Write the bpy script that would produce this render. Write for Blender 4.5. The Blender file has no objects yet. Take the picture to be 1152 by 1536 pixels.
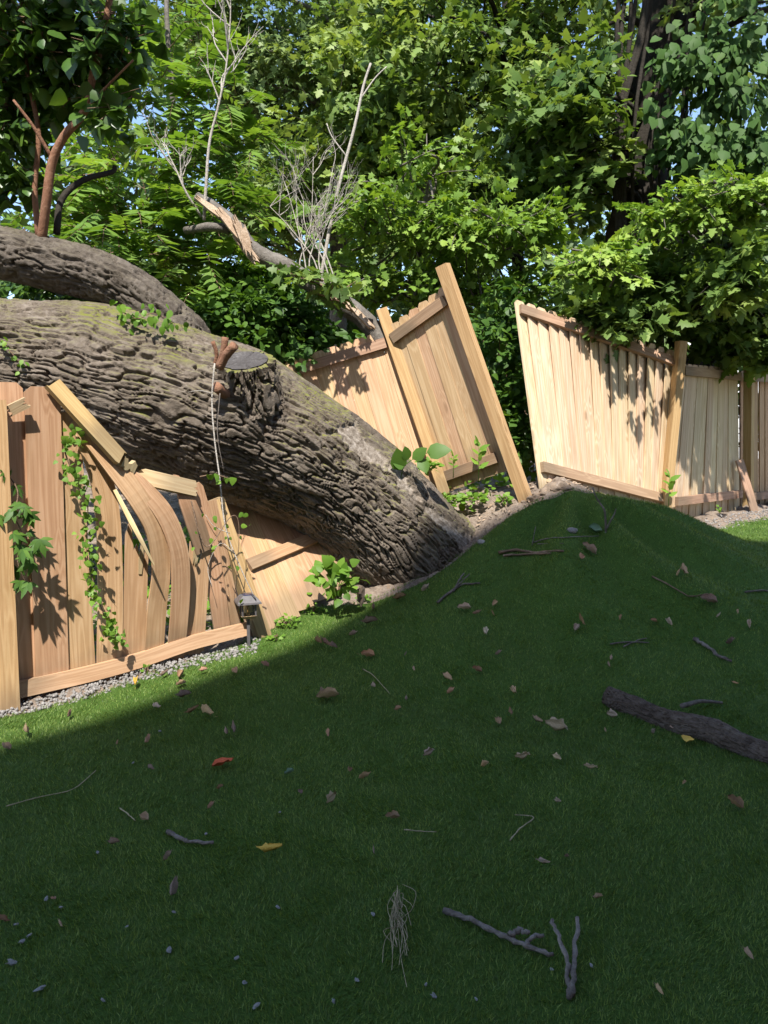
import bpy, math, random
import numpy as np
from mathutils import Vector, Matrix
random.seed(7)
rng = np.random.default_rng(7)
R = math.radians
scene = bpy.context.scene
col = scene.collection

# ------------------------------------------------------------------ camera
FPX = 1150.0                        # focal length in photo pixels (photo 1152 x 1536)
PITCH = math.atan(128 / FPX)
CAM = np.array([0.0, 0.0, 1.6])
cd = bpy.data.cameras.new('camera')
cd.sensor_fit = 'VERTICAL'; cd.sensor_height = 36.0; cd.lens = FPX / 1536 * 36.0
cd.clip_start = 0.05; cd.clip_end = 2000
cam = bpy.data.objects.new('camera', cd); col.objects.link(cam)
cam.location = CAM; cam.rotation_euler = (math.pi / 2 - PITCH, 0, 0)
scene.camera = cam

# ------------------------------------------------------------------ light
SUN_EL, SUN_H = R(56), np.array([0.05, 1.0])      # light travels along +y (sun behind the camera)
SUN_H = SUN_H / np.linalg.norm(SUN_H)
world = bpy.data.worlds.new('World'); scene.world = world; world.use_nodes = True
wn = world.node_tree; wn.nodes.clear()
sky = wn.nodes.new('ShaderNodeTexSky'); sky.sky_type = 'NISHITA'; sky.sun_disc = False
sky.sun_elevation = SUN_EL
sky.sun_rotation = math.atan2(-SUN_H[0], -SUN_H[1])
sky.air_density = 1.0; sky.dust_density = 0.6; sky.ozone_density = 1.6
bg = wn.nodes.new('ShaderNodeBackground'); bg.inputs['Strength'].default_value = 0.15
wo = wn.nodes.new('ShaderNodeOutputWorld')
wn.links.new(sky.outputs[0], bg.inputs[0]); wn.links.new(bg.outputs[0], wo.inputs[0])
sd = bpy.data.lights.new('sun', 'SUN'); sd.energy = 5.0; sd.angle = R(0.8); sd.color = (1.0, 0.955, 0.88)
sun = bpy.data.objects.new('sun', sd); col.objects.link(sun)
LD = Vector((SUN_H[0] * math.cos(SUN_EL), SUN_H[1] * math.cos(SUN_EL), -math.sin(SUN_EL)))
sun.rotation_euler = LD.to_track_quat('-Z', 'Y').to_euler(); sun.location = (-2, -12, 14)
vs = scene.view_settings
vs.view_transform = 'Standard'; vs.look = 'None'; vs.exposure = 0.98; vs.gamma = 1.0; vs.use_curve_mapping = False
scene.cycles.max_bounces = 8; scene.cycles.transparent_max_bounces = 8
scene.cycles.use_denoising = True

# ------------------------------------------------------------------ pixel -> place
def ray(px, py):
    a = (px - 576) / FPX; b = (768 - py) / FPX
    return np.array([a, math.cos(PITCH) + b * math.sin(PITCH), -math.sin(PITCH) + b * math.cos(PITCH)])
def P(px, py, Y):
    d = ray(px, py); return CAM + d * (Y / d[1])
def on_plane(px, py, p0, n):
    d = ray(px, py); t = np.dot(np.asarray(p0) - CAM, n) / np.dot(d, n); return CAM + d * t
def project(p):
    p = np.asarray(p, float) - CAM
    f = p[..., 1] * math.cos(PITCH) - p[..., 2] * math.sin(PITCH)
    u = p[..., 1] * math.sin(PITCH) + p[..., 2] * math.cos(PITCH)
    f = np.maximum(f, 1e-3)
    return 576 + FPX * p[..., 0] / f, 768 - FPX * u / f
def unit(v):
    v = np.asarray(v, float); return v / (np.linalg.norm(v, axis=-1, keepdims=True) + 1e-12)

# ------------------------------------------------------------------ noise
def _hash(ix, iy, iz, seed=0):
    h = (ix.astype(np.int64) * 374761393 + iy.astype(np.int64) * 668265263 + iz.astype(np.int64) * 2147483647 + seed * 1274126177) & 0xFFFFFFFF
    h = ((h ^ (h >> 13)) * 1274126177) & 0xFFFFFFFF
    h = ((h ^ (h >> 16)) * 2246822519) & 0xFFFFFFFF
    return ((h ^ (h >> 15)) & 0xFFFFFF) / float(0xFFFFFF)
def vnoise(p, seed=0):
    p = np.asarray(p, float); i = np.floor(p).astype(np.int64); f = p - i; f = f * f * (3 - 2 * f)
    r = 0
    for dx in (0, 1):
        for dy in (0, 1):
            for dz in (0, 1):
                w = (f[..., 0] if dx else 1 - f[..., 0]) * (f[..., 1] if dy else 1 - f[..., 1]) * (f[..., 2] if dz else 1 - f[..., 2])
                r = r + w * _hash(i[..., 0] + dx, i[..., 1] + dy, i[..., 2] + dz, seed)
    return r * 2 - 1
def fbm(p, oct=3, seed=0):
    r = 0; a = 1.0; p = np.asarray(p, float)
    for k in range(oct):
        r = r + a * vnoise(p, seed + k); p = p * 2.03; a *= 0.5
    return r
def v3(a, b, c=0.0):
    return np.stack(np.broadcast_arrays(np.asarray(a, float), np.asarray(b, float), np.asarray(c, float)), -1)
def voronoi2(u, v, wrap, seed=0):
    """F1, F2 and cell id; v wraps every `wrap` cells"""
    iu = np.floor(u).astype(np.int64); iv = np.floor(v).astype(np.int64)
    f1 = np.full(u.shape, 9.0); f2 = np.full(u.shape, 9.0); cid = np.zeros(u.shape)
    for du in (-1, 0, 1):
        for dv in (-1, 0, 1):
            cu = iu + du; cv = iv + dv; cw = np.mod(cv, wrap)
            jx = _hash(cu, cw, cu * 0, seed + 11); jy = _hash(cu, cw, cu * 0, seed + 12)
            d = np.hypot(cu + jx - u, cv + jy - v)
            m = d < f1
            f2 = np.where(m, f1, np.minimum(f2, d)); cid = np.where(m, _hash(cu, cw, cu * 0, seed + 13), cid); f1 = np.where(m, d, f1)
    return f1, f2, cid
def sstep(a, b, x):
    t = np.clip((x - a) / (b - a), 0, 1); return t * t * (3 - 2 * t)

# ------------------------------------------------------------------ terrain
RX = [-3, -1.2, -.5, -.08, .23, .66, 1.12, 1.63, 2.05, 2.46, 2.9, 3.4, 4.2, 6]
RY = [4.6, 5.2, 5.45, 5.73, 5.9, 6.12, 6.35, 6.62, 6.62, 6.6, 6.65, 6.8, 7.0, 7.2]
RZ = [.06, .13, .19, .28, .39, .58, .84, 1.05, .97, .90, .71, .50, .44, .47]
def zbase(y):
    t = np.clip((y - 3.6) / 5.4, 0, 1); return .62 * t * t * (3 - 2 * t)
_fx = np.linspace(-3, 6, 181)
def _smooth(vals):
    k = np.exp(-np.linspace(-2.6, 2.6, 13) ** 2); k /= k.sum()
    return np.convolve(np.pad(np.interp(_fx, RX, vals), 6, 'edge'), k, 'valid')
_ry = _smooth(RY); _rh = _smooth(np.array(RZ)) - zbase(_ry)
def terrain(x, y):
    x = np.asarray(x, float); y = np.asarray(y, float)
    yr = np.interp(x, _fx, _ry); H = np.maximum(np.interp(x, _fx, _rh), 0)
    H = H * (1 - sstep(4.0, 6.0, x))
    u = (yr - y)
    front = 1 - sstep(-.15, 1, np.clip(u, 0, None) / 2.3)
    front = front / (1 - float(sstep(-.15, 1, 0.0)))
    wb = np.where(x < 1.5, 2.0, np.where(x > 1.9, .95, 2.0 - (x - 1.5) / .4 * 1.05))
    back = 1 - sstep(0, 1, np.clip(-u, 0, None) / wb)
    m = H * np.where(u > 0, front, back)
    z = zbase(y) + m
    z = z + .38 * np.exp(-((x - .72) / .5) ** 2 - ((y - 7.0) / .42) ** 2) + .10 * np.exp(-((x - 1.5) / .3) ** 2 - ((y - 6.95) / .25) ** 2)
    # turf folds radiating from the lifted crest
    cx, cy = 1.63, 6.7
    dx, dy = x - cx, y - cy; r = np.hypot(dx, dy); a = np.arctan2(dy, dx)
    fold = np.sin(a * 10 + 1.2 * np.sin(r * 2.1)) * .06 * sstep(.15, .5, r) * (1 - sstep(.9, 2.6, r)) * (u > 0)
    z = z + fold + .014 * np.sin(1.9 * x + 5.2 * y + 1.3 * np.sin(x * 1.1)) * sstep(2.5, 4.0, y) * (u > .2)
    z = z + .035 * np.exp(-((dx - .55 + dy * .2) / .5) ** 2) * np.exp(-((dy + .28) / .09) ** 2)
    return z + .012 * vnoise(v3(x * 1.3, y * 1.3, 3.3), 5) + .02 * vnoise(v3(x * .5, y * .5, 1.3), 6) * sstep(2, 5, y)
def G(px, py, lift=0.0):
    d = ray(px, py); ts = np.arange(1.0, 14.0, .02)
    for k in range(2):
        q = CAM + d * ts[:, None]; below = q[:, 2] < terrain(q[:, 0], q[:, 1]) + lift
        i = int(np.argmax(below)) if below.any() else len(ts) - 1
        ts = np.linspace(ts[max(i - 1, 0)], ts[i], 60)
    return CAM + d * ts[30]
FU = unit([0.813, 0.583, 0.0]); FN = np.array([FU[1], -FU[0], 0.0])   # fence direction, fence normal (towards the yard)
FP = np.array([-1.95, 4.4, 0.0])
def fence_y(x): return FP[1] + (x - FP[0]) * FU[1] / FU[0]

# ------------------------------------------------------------------ scene graph helpers
def tag(o, label=None, cat=None, group=None, kind=None):
    if label: o['label'] = label
    if cat: o['category'] = cat
    if group: o['group'] = group
    if kind: o['kind'] = kind
    return o
def thing(name, loc, label, cat, group=None):
    o = bpy.data.objects.new(name, None); col.objects.link(o)
    o.location = Vector(loc); o.empty_display_size = .1
    return tag(o, label, cat, group)
def make_mesh(name, V, faces=None, tris=None, smooth=False, uv=None):
    me = bpy.data.meshes.new(name); V = np.asarray(V, np.float32)
    if tris is not None:
        T = np.asarray(tris, np.int32); n = len(T); k = T.shape[1]
        me.vertices.add(len(V)); me.vertices.foreach_set('co', V.ravel())
        me.loops.add(n * k); me.loops.foreach_set('vertex_index', T.ravel())
        me.polygons.add(n); me.polygons.foreach_set('loop_start', np.arange(n, dtype=np.int32) * k)
        me.polygons.foreach_set('loop_total', np.full(n, k, np.int32))
        me.update(calc_edges=True)
    else:
        me.from_pydata([tuple(map(float, v)) for v in V], [], faces); me.update()
    if smooth:
        me.polygons.foreach_set('use_smooth', np.ones(len(me.polygons), bool))
    if uv is not None:
        l = me.uv_layers.new(name='UVMap'); l.data.foreach_set('uv', np.asarray(uv, np.float32).ravel())
    return me
def add_attr(me, name, vals):
    a = me.attributes.new(name, 'FLOAT', 'POINT'); a.data.foreach_set('value', np.asarray(vals, np.float32))
def obj(name, V, mat, parent=None, faces=None, tris=None, smooth=False, uv=None, base=None, attrs=None):
    """V in world coordinates; the mesh is stored relative to its parent's base (or its own base)"""
    V = np.asarray(V, float)
    if parent is not None:
        root = parent; off = np.zeros(3)
        while root is not None:
            off = off + np.array(root.location); root = root.parent
    elif base is not None: off = np.asarray(base, float)
    else: off = np.array([V[:, 0].mean(), V[:, 1].mean(), V[:, 2].min()])
    me = make_mesh(name, V - off, faces, tris, smooth, uv)
    if attrs:
        for k, v in attrs.items(): add_attr(me, k, v)
    me.materials.append(mat)
    o = bpy.data.objects.new(name, me); col.objects.link(o)
    if parent is not None: o.parent = parent
    else: o.location = Vector(off)
    return o

# ------------------------------------------------------------------ materials
class NT:
    def __init__(s, name):
        s.m = bpy.data.materials.new(name); s.m.use_nodes = True; s.t = s.m.node_tree; s.t.nodes.clear()
        s.out = s.n('ShaderNodeOutputMaterial')
    def n(s, typ, **kw):
        x = s.t.nodes.new(typ)
        for k, v in kw.items():
            if k.startswith('i_'): x.inputs[k[2:].replace('_', ' ')].default_value = v
            else: setattr(x, k, v)
        return x
    def l(s, a, b): s.t.links.new(a, b)
    def ramp(s, fac, stops, interp='LINEAR'):
        r = s.n('ShaderNodeValToRGB'); r.color_ramp.interpolation = interp
        e = r.color_ramp.elements
        while len(e) < len(stops): e.new(.5)
        for x, (p, c) in zip(e, stops):
            x.position = p; x.color = (*c, 1) if len(c) == 3 else c
        s.l(fac, r.inputs[0]); return r.outputs[0]
    def mix(s, fac, a, b, mode='MIX'):
        x = s.n('ShaderNodeMix', data_type='RGBA', blend_type=mode)
        for sock, v in ((x.inputs[0], fac), (x.inputs[6], a), (x.inputs[7], b)):
            if isinstance(v, (int, float)): sock.default_value = v
            elif isinstance(v, tuple): sock.default_value = (*v, 1)
            else: s.l(v, sock)
        return x.outputs[2]
    def math(s, op, a, b=None, clamp=False):
        x = s.n('ShaderNodeMath', operation=op, use_clamp=clamp)
        for i, v in enumerate((a, b)):
            if v is None: continue
            if isinstance(v, (int, float)): x.inputs[i].default_value = v
            else: s.l(v, x.inputs[i])
        return x.outputs[0]
    def noise(s, vec, scale, detail=4, rough=.55, dist=0):
        x = s.n('ShaderNodeTexNoise'); x.inputs['Scale'].default_value = scale; x.inputs['Detail'].default_value = detail
        x.inputs['Roughness'].default_value = rough; x.inputs['Distortion'].default_value = dist
        if vec is not None: s.l(vec, x.inputs['Vector'])
        return x.outputs[0]
    def mapping(s, vec, scale=(1, 1, 1), loc=(0, 0, 0)):
        x = s.n('ShaderNodeMapping'); x.inputs['Scale'].default_value = scale; x.inputs['Location'].default_value = loc
        s.l(vec, x.inputs['Vector']); return x.outputs[0]
    def principled(s, color, rough=.7, spec=.3, bump=None, bstr=.3, bdist=.01):
        b = s.n('ShaderNodeBsdfPrincipled')
        if isinstance(color, tuple): b.inputs['Base Color'].default_value = (*color, 1)
        else: s.l(color, b.inputs['Base Color'])
        if isinstance(rough, (int, float)): b.inputs['Roughness'].default_value = rough
        else: s.l(rough, b.inputs['Roughness'])
        b.inputs['Specular IOR Level'].default_value = spec
        if bump is not None:
            bp = s.n('ShaderNodeBump'); bp.inputs['Strength'].default_value = bstr; bp.inputs['Distance'].default_value = bdist
            s.l(bump, bp.inputs['Height']); s.l(bp.outputs[0], b.inputs['Normal'])
        return b
    def done(s, sh): s.l(sh.outputs[0] if hasattr(sh, 'outputs') else sh, s.out.inputs['Surface']); return s.m
    def coord(s, k='Object'): return s.n('ShaderNodeTexCoord').outputs[k]
    def attr(s, name): return s.n('ShaderNodeAttribute', attribute_name=name).outputs['Fac']
    def rnd(s): return s.n('ShaderNodeObjectInfo').outputs['Random']

def leaf_mat(name, dark, mid, light, trans=.35, rough=.5, spec=.3, tcol=None):
    m = NT(name)
    c = m.ramp(m.attr('tint'), [(0, dark), (.5, mid), (1, light)])
    nz = m.noise(m.coord(), 3.0, 2)
    c = m.mix(m.math('MULTIPLY', nz, .5), c, tuple(x * .62 for x in mid))
    p = m.principled(c, rough, spec)
    t = m.n('ShaderNodeBsdfTranslucent')
    tc = m.mix(1.0, c, tcol or (1.3, 1.25, .5), 'MULTIPLY'); m.l(tc, t.inputs['Color'])
    ms = m.n('ShaderNodeMixShader'); ms.inputs[0].default_value = trans
    m.l(p.outputs[0], ms.inputs[1]); m.l(t.outputs[0], ms.inputs[2])
    return m.done(ms)
def wood_mat(name, c_light, c_mid, c_dark, knots=.6, grain=1.0, rough=.72, vary=.25):
    m = NT(name); uv = m.coord('UV'); rnd = m.rnd()
    off = m.n('ShaderNodeCombineXYZ'); m.l(m.math('MULTIPLY', rnd, 37.0), off.inputs[0]); m.l(m.math('MULTIPLY', rnd, 91.0), off.inputs[1])
    add = m.n('ShaderNodeVectorMath', operation='ADD'); m.l(uv, add.inputs[0]); m.l(off.outputs[0], add.inputs[1])
    v = add.outputs[0]
    kn = m.n('ShaderNodeTexVoronoi'); kn.inputs['Scale'].default_value = 1.0; m.l(m.mapping(v, (6.0, 1.9, 1)), kn.inputs['Vector'])
    kd = kn.outputs['Distance']
    # rings bent round the knots
    wob = m.noise(m.mapping(v, (13, .45, 1)), 1.0, 2)
    ringv = m.math('ADD', m.math('MULTIPLY', wob, 5.0 * grain), m.math('MULTIPLY', m.math('SUBTRACT', 1.0, m.math('MINIMUM', m.math('MULTIPLY', kd, 3.0), 1.0)), 1.6))
    ring = m.math('ABSOLUTE', m.math('SINE', m.math('MULTIPLY', ringv, 5.0)))
    fine = m.noise(m.mapping(v, (160, 5, 1)), 1.0, 4, .6)
    tone = m.math('ADD', m.math('MULTIPLY', ring, .42), m.math('MULTIPLY', fine, .55))
    c = m.ramp(tone, [(.15, c_light), (.5, c_mid), (.92, c_dark)])
    kmask = m.ramp(kd, [(.05, (1, 1, 1)), (.13, (0, 0, 0))])
    c = m.mix(m.math('MULTIPLY', kmask, knots), c, tuple(x * .45 for x in c_dark))
    hs = m.n('ShaderNodeHueSaturation'); m.l(c, hs.inputs['Color'])
    m.l(m.math('ADD', 1 - vary / 2, m.math('MULTIPLY', rnd, vary)), hs.inputs['Value'])
    m.l(m.math('ADD', .485, m.math('MULTIPLY', m.math('FRACT', m.math('MULTIPLY', rnd, 7.3)), .022)), hs.inputs['Hue'])
    stain = m.noise(m.mapping(v, (7, 1.6, 1)), 1.0, 4, .6)
    c = m.mix(m.ramp(stain, [(.5, (0, 0, 0)), (.72, (.35, .35, .35))]), hs.outputs[0], tuple(x * .8 for x in c_dark))
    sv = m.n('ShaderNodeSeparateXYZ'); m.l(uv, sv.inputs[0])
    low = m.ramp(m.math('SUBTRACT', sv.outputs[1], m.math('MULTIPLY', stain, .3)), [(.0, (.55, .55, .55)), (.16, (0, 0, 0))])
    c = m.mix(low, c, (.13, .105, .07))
    h = m.math('ADD', m.math('MULTIPLY', fine, .6), m.math('MULTIPLY', ring, .25))
    return m.done(m.principled(c, rough, .25, h, .35, .003))
def bark_mat(name, a, b, c, moss=0.0, scale=1.0, scar=False):
    m = NT(name); o = m.coord()
    n1 = m.noise(o, 5 * scale, 5, .6); n2 = m.noise(o, 34 * scale, 4, .65); n3 = m.noise(o, 120 * scale, 3, .6)
    cc = m.ramp(m.math('ADD', m.math('MULTIPLY', n1, .5), m.math('MULTIPLY', n2, .5)), [(.32, a), (.5, b), (.68, c)])
    if moss:
        g = m.n('ShaderNodeNewGeometry'); sx = m.n('ShaderNodeSeparateXYZ'); m.l(g.outputs['Normal'], sx.inputs[0])
        up = m.ramp(sx.outputs[2], [(.35, (0, 0, 0)), (.8, (1, 1, 1))])
        mm = m.ramp(m.noise(o, 2.3, 5, .65), [(.42, (0, 0, 0)), (.58, (1, 1, 1))])
        f = m.math('MULTIPLY', m.math('MULTIPLY', up, mm), moss)
        f = m.math('MULTIPLY', f, m.math('ADD', .3, m.math('MULTIPLY', n2, 1.1)))
        cc = m.mix(f, cc, (.15, .155, .035))
    if scar:
        s = m.attr('scar')
        fib = m.noise(m.mapping(o, (26, 26, 26)), 1.0, 5, .65)
        cc = m.mix(s, cc, m.ramp(fib, [(.32, (.10, .08, .06)), (.5, (.24, .20, .16)), (.68, (.40, .35, .30))]))
    h = m.math('ADD', m.math('MULTIPLY', n2, .6), m.math('MULTIPLY', n3, .6))
    return m.done(m.principled(cc, .9, .1, h, .8, .014))
def plain(name, c1, c2, scale=8, rough=.8, spec=.25, bstr=.3, bdist=.004, detail=4, objrand=0.0):
    m = NT(name); n = m.noise(m.coord(), scale, detail, .6)
    c = m.ramp(n, [(.3, c1), (.7, c2)])
    if objrand:
        hs = m.n('ShaderNodeHueSaturation'); m.l(c, hs.inputs['Color'])
        r = m.rnd(); m.l(m.math('ADD', 1 - objrand / 2, m.math('MULTIPLY', r, objrand)), hs.inputs['Value'])
        m.l(m.math('ADD', .48, m.math('MULTIPLY', m.math('FRACT', m.math('MULTIPLY', r, 9.7)), .035)), hs.inputs['Hue'])
        m.l(m.math('ADD', .7, m.math('MULTIPLY', m.math('FRACT', m.math('MULTIPLY', r, 5.1)), .45)), hs.inputs['Saturation'])
        c = hs.outputs[0]
    return m.done(m.principled(c, rough, spec, n, bstr, bdist))

M = {}
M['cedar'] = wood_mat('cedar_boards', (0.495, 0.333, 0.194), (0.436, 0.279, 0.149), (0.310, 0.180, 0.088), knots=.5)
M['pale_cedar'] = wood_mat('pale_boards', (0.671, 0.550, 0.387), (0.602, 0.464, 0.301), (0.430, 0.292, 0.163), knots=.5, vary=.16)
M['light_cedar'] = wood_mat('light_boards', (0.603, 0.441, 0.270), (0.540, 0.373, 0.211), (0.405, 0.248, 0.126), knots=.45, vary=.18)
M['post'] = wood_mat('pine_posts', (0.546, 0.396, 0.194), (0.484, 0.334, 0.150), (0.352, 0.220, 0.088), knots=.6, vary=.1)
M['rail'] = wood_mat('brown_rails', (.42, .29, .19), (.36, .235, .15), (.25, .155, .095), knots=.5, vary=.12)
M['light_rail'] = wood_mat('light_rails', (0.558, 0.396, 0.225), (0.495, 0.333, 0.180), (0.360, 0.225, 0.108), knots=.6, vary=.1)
M['raw'] = wood_mat('broken_wood', (0.697, 0.561, 0.323), (0.637, 0.484, 0.255), (0.493, 0.340, 0.162), knots=.1)
M['bark'] = bark_mat('old_bark', (.08, .063, .048), (.143, .117, .092), (.225, .19, .156), moss=1.1, scar=True)
M['bark_limb'] = bark_mat('limb_bark', (.06, .05, .04), (.105, .088, .072), (.17, .147, .123), moss=.15)
M['dark_bark'] = bark_mat('dark_bark', (0.022, 0.019, 0.016), (0.037, 0.032, 0.026), (0.055, 0.048, 0.040), scale=.6)
M['grey_bark'] = bark_mat('grey_bark', (.08, .07, .06), (.14, .125, .108), (.23, .21, .185))
M['dead_wood'] = bark_mat('dead_wood', (.27, .24, .205), (.39, .355, .31), (.51, .47, .42))
M['peeled'] = bark_mat('peeled_wood', (.26, .18, .12), (.40, .29, .20), (.56, .45, .34), scale=1.5)
M['red_stem'] = bark_mat('red_stem', (.16, .075, .045), (.23, .12, .075), (.3, .18, .12))
M['log_bark'] = bark_mat('log_bark', (.05, .037, .028), (.095, .073, .058), (.16, .13, .106))
M['stick'] = bark_mat('stick_bark', (.07, .058, .048), (.14, .118, .10), (.28, .25, .22))
M['brown_stick'] = bark_mat('brown_stick', (.11, .07, .045), (.18, .12, .08), (.28, .2, .14))
M['stub'] = bark_mat('old_cut_wood', (.055, .05, .048), (.085, .078, .076), (.15, .14, .135), scale=1.6)
M['maple'] = leaf_mat('maple_leaves', (.06, .115, .026), (.15, .24, .055), (.30, .385, .10))
M['maple_bright'] = leaf_mat('bright_maple_leaves', (.10, .19, .028), (.20, .33, .05), (.36, .48, .09))
M['far_leaf'] = leaf_mat('far_leaves', (.055, .10, .028), (.125, .20, .06), (.24, .32, .11))
M['vine_leaf'] = leaf_mat('vine_leaves', (.03, .07, .016), (.06, .125, .028), (.11, .20, .045), rough=.6, spec=.2, trans=.25)
M['dark_leaf'] = leaf_mat('dark_glossy_leaves', (.035, .08, .015), (.07, .145, .022), (.15, .25, .035), rough=.36, spec=.5, trans=.32)
M['frond'] = leaf_mat('frond_leaves', (.075, .15, .024), (.155, .275, .045), (.28, .41, .075), trans=.4)
M['shrub'] = leaf_mat('shrub_leaves', (.035, .09, .016), (.075, .16, .025), (.14, .25, .035))
M['weed'] = leaf_mat('weed_leaves', (.08, .17, .02), (.14, .27, .03), (.25, .38, .05))
M['blade'] = leaf_mat('turf_blades', (.055, .095, .018), (.125, .205, .042), (.27, .36, .09), trans=.3, rough=.5, spec=.3)
M['dry_leaf'] = plain('dry_leaves', (.20, .115, .065), (.46, .30, .18), 30, .8, objrand=.9)
M['pale_leaf'] = plain('pale_dry_leaves', (.30, .21, .11), (.56, .42, .25), 30, .8, objrand=.5)
M['red_leaf'] = plain('red_leaf', (.42, .05, .025), (.62, .17, .06), 25, .6)
M['yellow_leaf'] = plain('yellow_leaf', (.55, .33, .04), (.7, .5, .12), 25, .7)
M['green_leaf'] = plain('green_leaf', (.10, .17, .10), (.2, .28, .18), 25, .6)
M['pebble'] = plain('pebbles', (.16, .15, .14), (.36, .34, .32), 20, .85, objrand=.5)
M['chip'] = plain('pale_chips', (.15, .15, .145), (.27, .27, .26), 20, .6)
M['straw'] = plain('dry_straw', (.22, .18, .11), (.38, .32, .2), 30, .8)
M['metal'] = plain('dark_metal', (.075, .07, .07), (.11, .10, .10), 40, .45, .5)
M['soil'] = plain('soil', (.10, .075, .055), (.26, .20, .15), 14, .95, .1, .8, .02, 8)

# ------------------------------------------------------------------ ground
def ground_mat():
    m = NT('earth'); g = m.n('ShaderNodeNewGeometry'); o = g.outputs['Position']
    n1 = m.noise(o, 2.2, 6, .65); n2 = m.noise(o, 28, 5, .7); n3 = m.noise(o, 110, 3, .6)
    c = m.ramp(m.math('ADD', m.math('MULTIPLY', n1, .45), m.math('MULTIPLY', n2, .55)), [(.33, (.12, .09, .068)), (.5, (.24, .19, .15)), (.66, (.36, .30, .245))])
    litter = m.n('ShaderNodeTexVoronoi'); litter.inputs['Scale'].default_value = 22; m.l(o, litter.inputs['Vector'])
    lm = m.math('MULTIPLY', m.ramp(litter.outputs['Distance'], [(.25, (1, 1, 1)), (.42, (0, 0, 0))]), m.ramp(n1, [(.45, (0, 0, 0)), (.65, (.7, .7, .7))]))
    c = m.mix(lm, c, (.30, .19, .10))
    h = m.math('ADD', m.math('MULTIPLY', n2, 1.0), m.math('MULTIPLY', n3, .4))
    return m.done(m.principled(c, .95, .1, h, .9, .03))
M['earth'] = ground_mat()
def turf_mat():
    m = NT('turf_base'); g = m.n('ShaderNodeNewGeometry'); o = g.outputs['Position']
    n1 = m.noise(o, 120, 4, .7); n2 = m.noise(o, 1.5, 3)
    c = m.ramp(n1, [(.3, (.03, .065, .01)), (.55, (.07, .14, .02)), (.75, (.14, .23, .045))])
    c = m.mix(m.math('MULTIPLY', n2, .35), c, (.05, .10, .02))
    return m.done(m.principled(c, .75, .15, n1, .9, .02))
M['turf'] = turf_mat()

def axis(lo, hi, step, far):
    f = np.arange(lo, hi + step / 2, step); g = []; d = step; p = hi
    while p < far: d *= 1.5; p += d; g.append(p)
    g2 = []; d = step; p = lo
    while p > -far: d *= 1.5; p -= d; g2.append(p)
    return np.array(g2[::-1] + list(f) + g)
xs = axis(-5, 6.5, .05, 260); ys = axis(-1, 11, .05, 260)
XX, YY = np.meshgrid(xs, ys, indexing='ij')
def lawn_edge(x):
    """far edge of the turf for each x"""
    x = np.asarray(x, float)
    e = np.interp(x, _fx, _ry) + .02 + .04 * vnoise(v3(x * 5, 1.7, 0), 4)
    f = fence_y(x) - np.interp(x, [-2.2, -1.4, -1.0, -.74, -.48], [.25, .18, .02, -.16, -.30]) + .025 * vnoise(v3(x * 3, 7.7, 0), 9)
    h = np.minimum(fence_y(x) - .42 + .08 * vnoise(v3(x * 4, 2.2, 0), 8), 11)
    w = sstep(-.5, -.12, x); g = f * (1 - w) + e * w
    w = sstep(1.66, 1.95, x); return g * (1 - w) + h * w
ZZ = terrain(XX, YY)
edge = lawn_edge(XX)
infield = (YY < edge - .06) & (XX > -4.9) & (XX < 6.4) & (YY > -.9)
rough_ = .035 * fbm(v3(XX * 7, YY * 7, .3), 3, 21) + .02 * fbm(v3(XX * 20, YY * 20, .3), 2, 31)
ZZ = np.where(infield, ZZ - .04, ZZ + rough_ * sstep(-.06, .12, YY - edge))
ZZ = ZZ * (1 - sstep(40, 200, np.hypot(XX, YY))) 
nx, ny = XX.shape
idx = np.arange(nx * ny).reshape(nx, ny)
quads = np.stack([idx[:-1, :-1], idx[1:, :-1], idx[1:, 1:], idx[:-1, 1:]], -1).reshape(-1, 4)
gr = obj('ground', np.stack([XX, YY, ZZ], -1).reshape(-1, 3), M['earth'], tris=quads, smooth=True, base=(0, 0, 0))
tag(gr, 'bare brown soil and leaf litter around the roots and behind the fence', 'ground', kind='structure')

lx = np.arange(-4.8, 6.3, .04); nv = 150
LE = lawn_edge(lx)
tt = np.linspace(0, 1, nv)
LX = np.repeat(lx[:, None], nv, 1); LY = -.8 + (LE[:, None] + .8) * tt[None, :]
LZ = terrain(LX, LY) + .010
LZ[:, -1] -= .05
idx = np.arange(LX.size).reshape(LX.shape)
quads = np.stack([idx[:-1, :-1], idx[1:, :-1], idx[1:, 1:], idx[:-1, 1:]], -1).reshape(-1, 4)
lw = obj('lawn', np.stack([LX, LY, LZ], -1).reshape(-1, 3), M['turf'], tris=quads, smooth=True, base=(0, 0, 0))
tag(lw, 'green artificial turf lawn lifted into a mound by the roots', 'lawn', kind='structure')

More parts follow.
